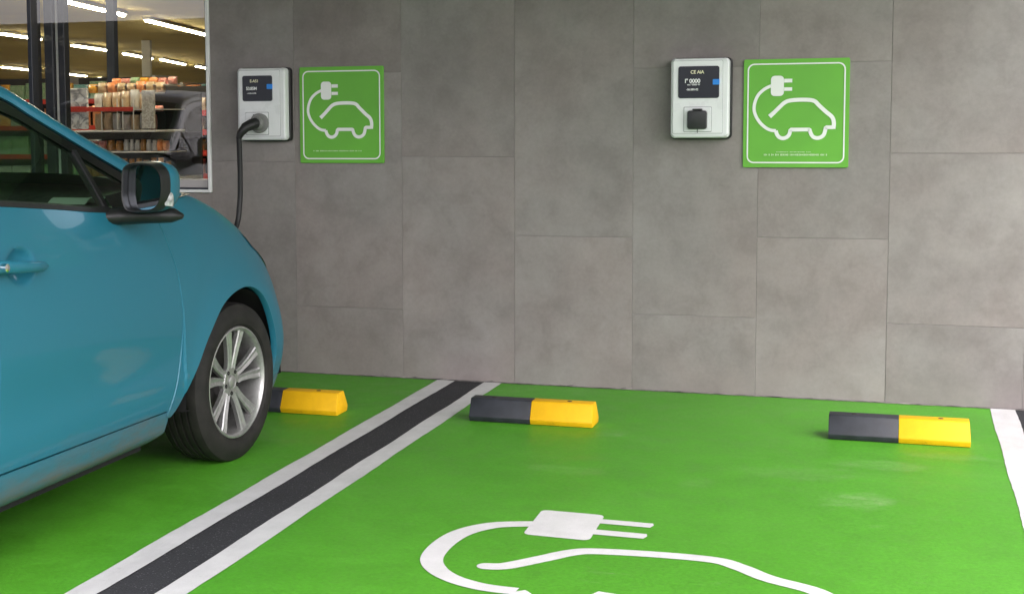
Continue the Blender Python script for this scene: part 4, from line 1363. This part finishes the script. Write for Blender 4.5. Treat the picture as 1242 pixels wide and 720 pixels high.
tier(-1.90, -1.56, Y0 + .06, 1.153, 8, [('jar', 'brown'), ('bag', 'orange'), ('jar', 'clear'), ('jar', 'orange')], .085, 'the lower tier of the display stand', 'jars on the lower tier')
tier(-2.25, -1.54, Y0 + .06, .981, 13, [('jar', 'brown'), ('jar', 'brown'), ('jar', 'yellow'), ('bag', 'brown')], .13, 'the bottom tier of the display stand', 'jars on the bottom tier')
tier(-2.13, -1.72, Y0 + .20, 1.293, 7, [('bag', 'orange'), ('bag', 'red'), ('bag', 'yellow')], .115, 'the middle tier of the display stand, second row', 'stand packets, middle tier behind')
tier(-2.10, -1.60, Y0 + .28, 1.60, 7, [('bag', 'red'), ('bag', 'orange'), ('bag', 'green'), ('bag', 'yellow')], .05, 'the very top of the display stand, at the back', 'packets at the back of the stand top')
tier(-2.24, -1.92, Y0 + .10, 1.153, 5, [('bag', 'red'), ('jar', 'brown'), ('bag', 'yellow')], .075, 'the lower tier of the display stand, towards the dark posts', 'jars on the lower tier')
# gondola shelving further in
def gondola(x0, x1, y, tiers, label, rails, seqs, hs, nper, whr, grp):
    root = empty('shelf_unit', ((x0 + x1) / 2, y + .25, 0), label, 'shelf unit')
    b = MB(); b.box(x0, x1, y + .40, y + .43, 0, tiers[-1] + .20); b.build('back_panel', M['shelf_dark'], root)
    b = MB()
    for z in tiers: b.box(x0, x1, y, y + .40, z - .02, z)
    n = max(1, round((x1 - x0) / 1.0))
    for k in range(n + 1):
        xx = x0 + (x1 - x0) * k / n; b.box(xx - .015, xx + .015, y + .002, y + .40, 0, tiers[-1] + .20)
    b.build('shelves', M['shelf_white'], root)
    b = MB()
    for z in tiers: b.box(x0, x1, y - .012, y - .002, z - .025, z + .015)
    b.build('price_rail', rails, root)
    for z, sq, hh, nn in zip(tiers, seqs, hs, nper):
        tier(x0 + .03, x1 - .03, y + .12, z, nn, sq, hh, whr % {0: 'bottom', 1: 'second', 2: 'third', 3: 'top', 4: 'uppermost'}[tiers.index(z)], grp)
gondola(-2.30, -1.20, 2.5, [.95, 1.12, 1.27, 1.41], 'shelf unit of clear-wrapped goods at the right edge of the window', M['rail_red'],
        [[('bag', 'brown'), ('bag', 'red')], [('jar', 'brown'), ('bag', 'orange'), ('jar', 'yellow')], [('bag', 'clear'), ('jar', 'clear'), ('bag', 'cream')], [('bag', 'clear'), ('bag', 'white'), ('bag', 'cream')]], [.14, .11, .11, .12], [9, 11, 11, 11], 'the %s shelf of the unit at the right window edge', 'goods at the right window edge')
gondola(-5.6, -2.75, 3.6, [.80, 1.06, 1.30, 1.52], 'long shelf unit of green and orange goods behind the dark posts', M['rail_red'],
        [[('carton', 'green'), ('carton', 'white')], [('bag', 'green'), ('carton', 'green'), ('bag', 'white')], [('bag', 'orange'), ('bag', 'green'), ('carton', 'white')], [('bag', 'yellow'), ('carton', 'green'), ('bag', 'orange'), ('carton', 'teal')]],
        [.2, .19, .17, .17], [14, 16, 18, 18], 'the %s shelf of the long unit', 'goods on the long shelf unit')
gondola(-11.5, -4.2, 9.0, [.9, 1.25, 1.6], 'far shelf unit crossing the middle of the shop hall', M['shelf_white'],
        [[('carton', 'red'), ('carton', 'white')], [('carton', 'brown'), ('carton', 'yellow'), ('carton', 'clear')], [('carton', 'teal'), ('carton', 'orange'), ('carton', 'green'), ('carton', 'brown')]], [.25, .25, .18], [12, 14, 18], 'the %s shelf of the far unit', 'goods on the far shelf unit')

# ------------------------------------------------------------------ unseen roof shaped to grade the light, dark wall added opposite for reflections
b = MB(); b.prism([(-12, .25), (-12, -7.2), (-.5, -6.0), (4.2, -4.8), (4.2, .25)], 'z', 3.0, 3.18); tag(b.build('canopy', M['canopy'], None, loc=(-4, -2.5, 3.0)), 'pale flat canopy roof above the charging bays', 'canopy')  # canopy runs deeper at the left to darken that side
b = MB(); b.box(-40, 30, -34, -33.6, 0, 4.2); b.box(-40, 30, -34.06, -33.54, 4.2, 4.35); tag(b.build('boundary_wall', M['brick'], None, loc=(0, -34, 0)), 'long dark boundary wall across the car park behind the viewer', 'wall')  # added to block low sky; its height sets the sky band in the glass

# ------------------------------------------------------------------ light
w = bpy.data.worlds.new('World'); sc.world = w; w.use_nodes = True
nt = w.node_tree; nt.nodes.clear()
out = nt.nodes.new('ShaderNodeOutputWorld'); bg = nt.nodes.new('ShaderNodeBackground'); sky = nt.nodes.new('ShaderNodeTexSky')
hs = nt.nodes.new('ShaderNodeHueSaturation'); hs.inputs['Saturation'].default_value = .22
EL, AZ = R(48), math.atan2(.62, -.78)
sky.sky_type = 'NISHITA'; sky.sun_disc = False; sky.sun_elevation = EL; sky.sun_rotation = AZ; sky.air_density = 1.; sky.dust_density = 3.
nt.links.new(sky.outputs[0], hs.inputs['Color']); mxn = nt.nodes.new('ShaderNodeMix'); mxn.data_type = 'RGBA'; mxn.blend_type = 'MULTIPLY'; mxn.inputs[0].default_value = 1.; mxn.inputs[7].default_value = (1.025, .975, 1.025, 1)
nt.links.new(hs.outputs[0], mxn.inputs[6]); nt.links.new(mxn.outputs[2], bg.inputs[0]); bg.inputs[1].default_value = .14
nt.links.new(bg.outputs[0], out.inputs[0])
sd = bpy.data.lights.new('sun', 'SUN'); sd.energy = 1.0; sd.angle = R(110); sd.color = (1., .95, .91)
so = bpy.data.objects.new('sun', sd); COL.objects.link(so)
dirv = Vector((math.sin(AZ) * math.cos(EL), math.cos(AZ) * math.cos(EL), math.sin(EL)))
so.rotation_euler = dirv.to_track_quat('Z', 'Y').to_euler(); so.location = (6, -8, 8)

# ------------------------------------------------------------------ camera
f, yaw, pitch, roll = 1806.161, -.330802, -.087806, -.007965
fw = Vector((math.sin(yaw) * math.cos(pitch), math.cos(yaw) * math.cos(pitch), math.sin(pitch)))
r_ = Vector((math.cos(yaw), -math.sin(yaw), 0)); u_ = r_.cross(fw)
r2 = r_ * math.cos(roll) + u_ * math.sin(roll); u2 = -r_ * math.sin(roll) + u_ * math.cos(roll)
cd = bpy.data.cameras.new('camera'); co = bpy.data.objects.new('camera', cd); COL.objects.link(co)
co.matrix_world = Matrix((( r2.x, u2.x, -fw.x, 3.063446), (r2.y, u2.y, -fw.y, -7.339958), (r2.z, u2.z, -fw.z, 1.371035), (0, 0, 0, 1)))
cd.sensor_width = 36.; cd.lens = f / 1242 * 36; cd.shift_x = 144.389 / 1242; cd.shift_y = -59.997 / 1242
cd.clip_start = .05; cd.clip_end = 400
sc.camera = co
sc.view_settings.view_transform = 'Standard'; sc.view_settings.look = 'None'; sc.view_settings.gamma = 1.0; sc.view_settings.use_curve_mapping = False
sc.view_settings.exposure = 1.7
sc.cycles.use_denoising = True
sc.cycles.max_bounces = 8; sc.cycles.diffuse_bounces = 4; sc.cycles.glossy_bounces = 4; sc.cycles.transparent_max_bounces = 16
sc.cycles.sample_clamp_indirect = 6.
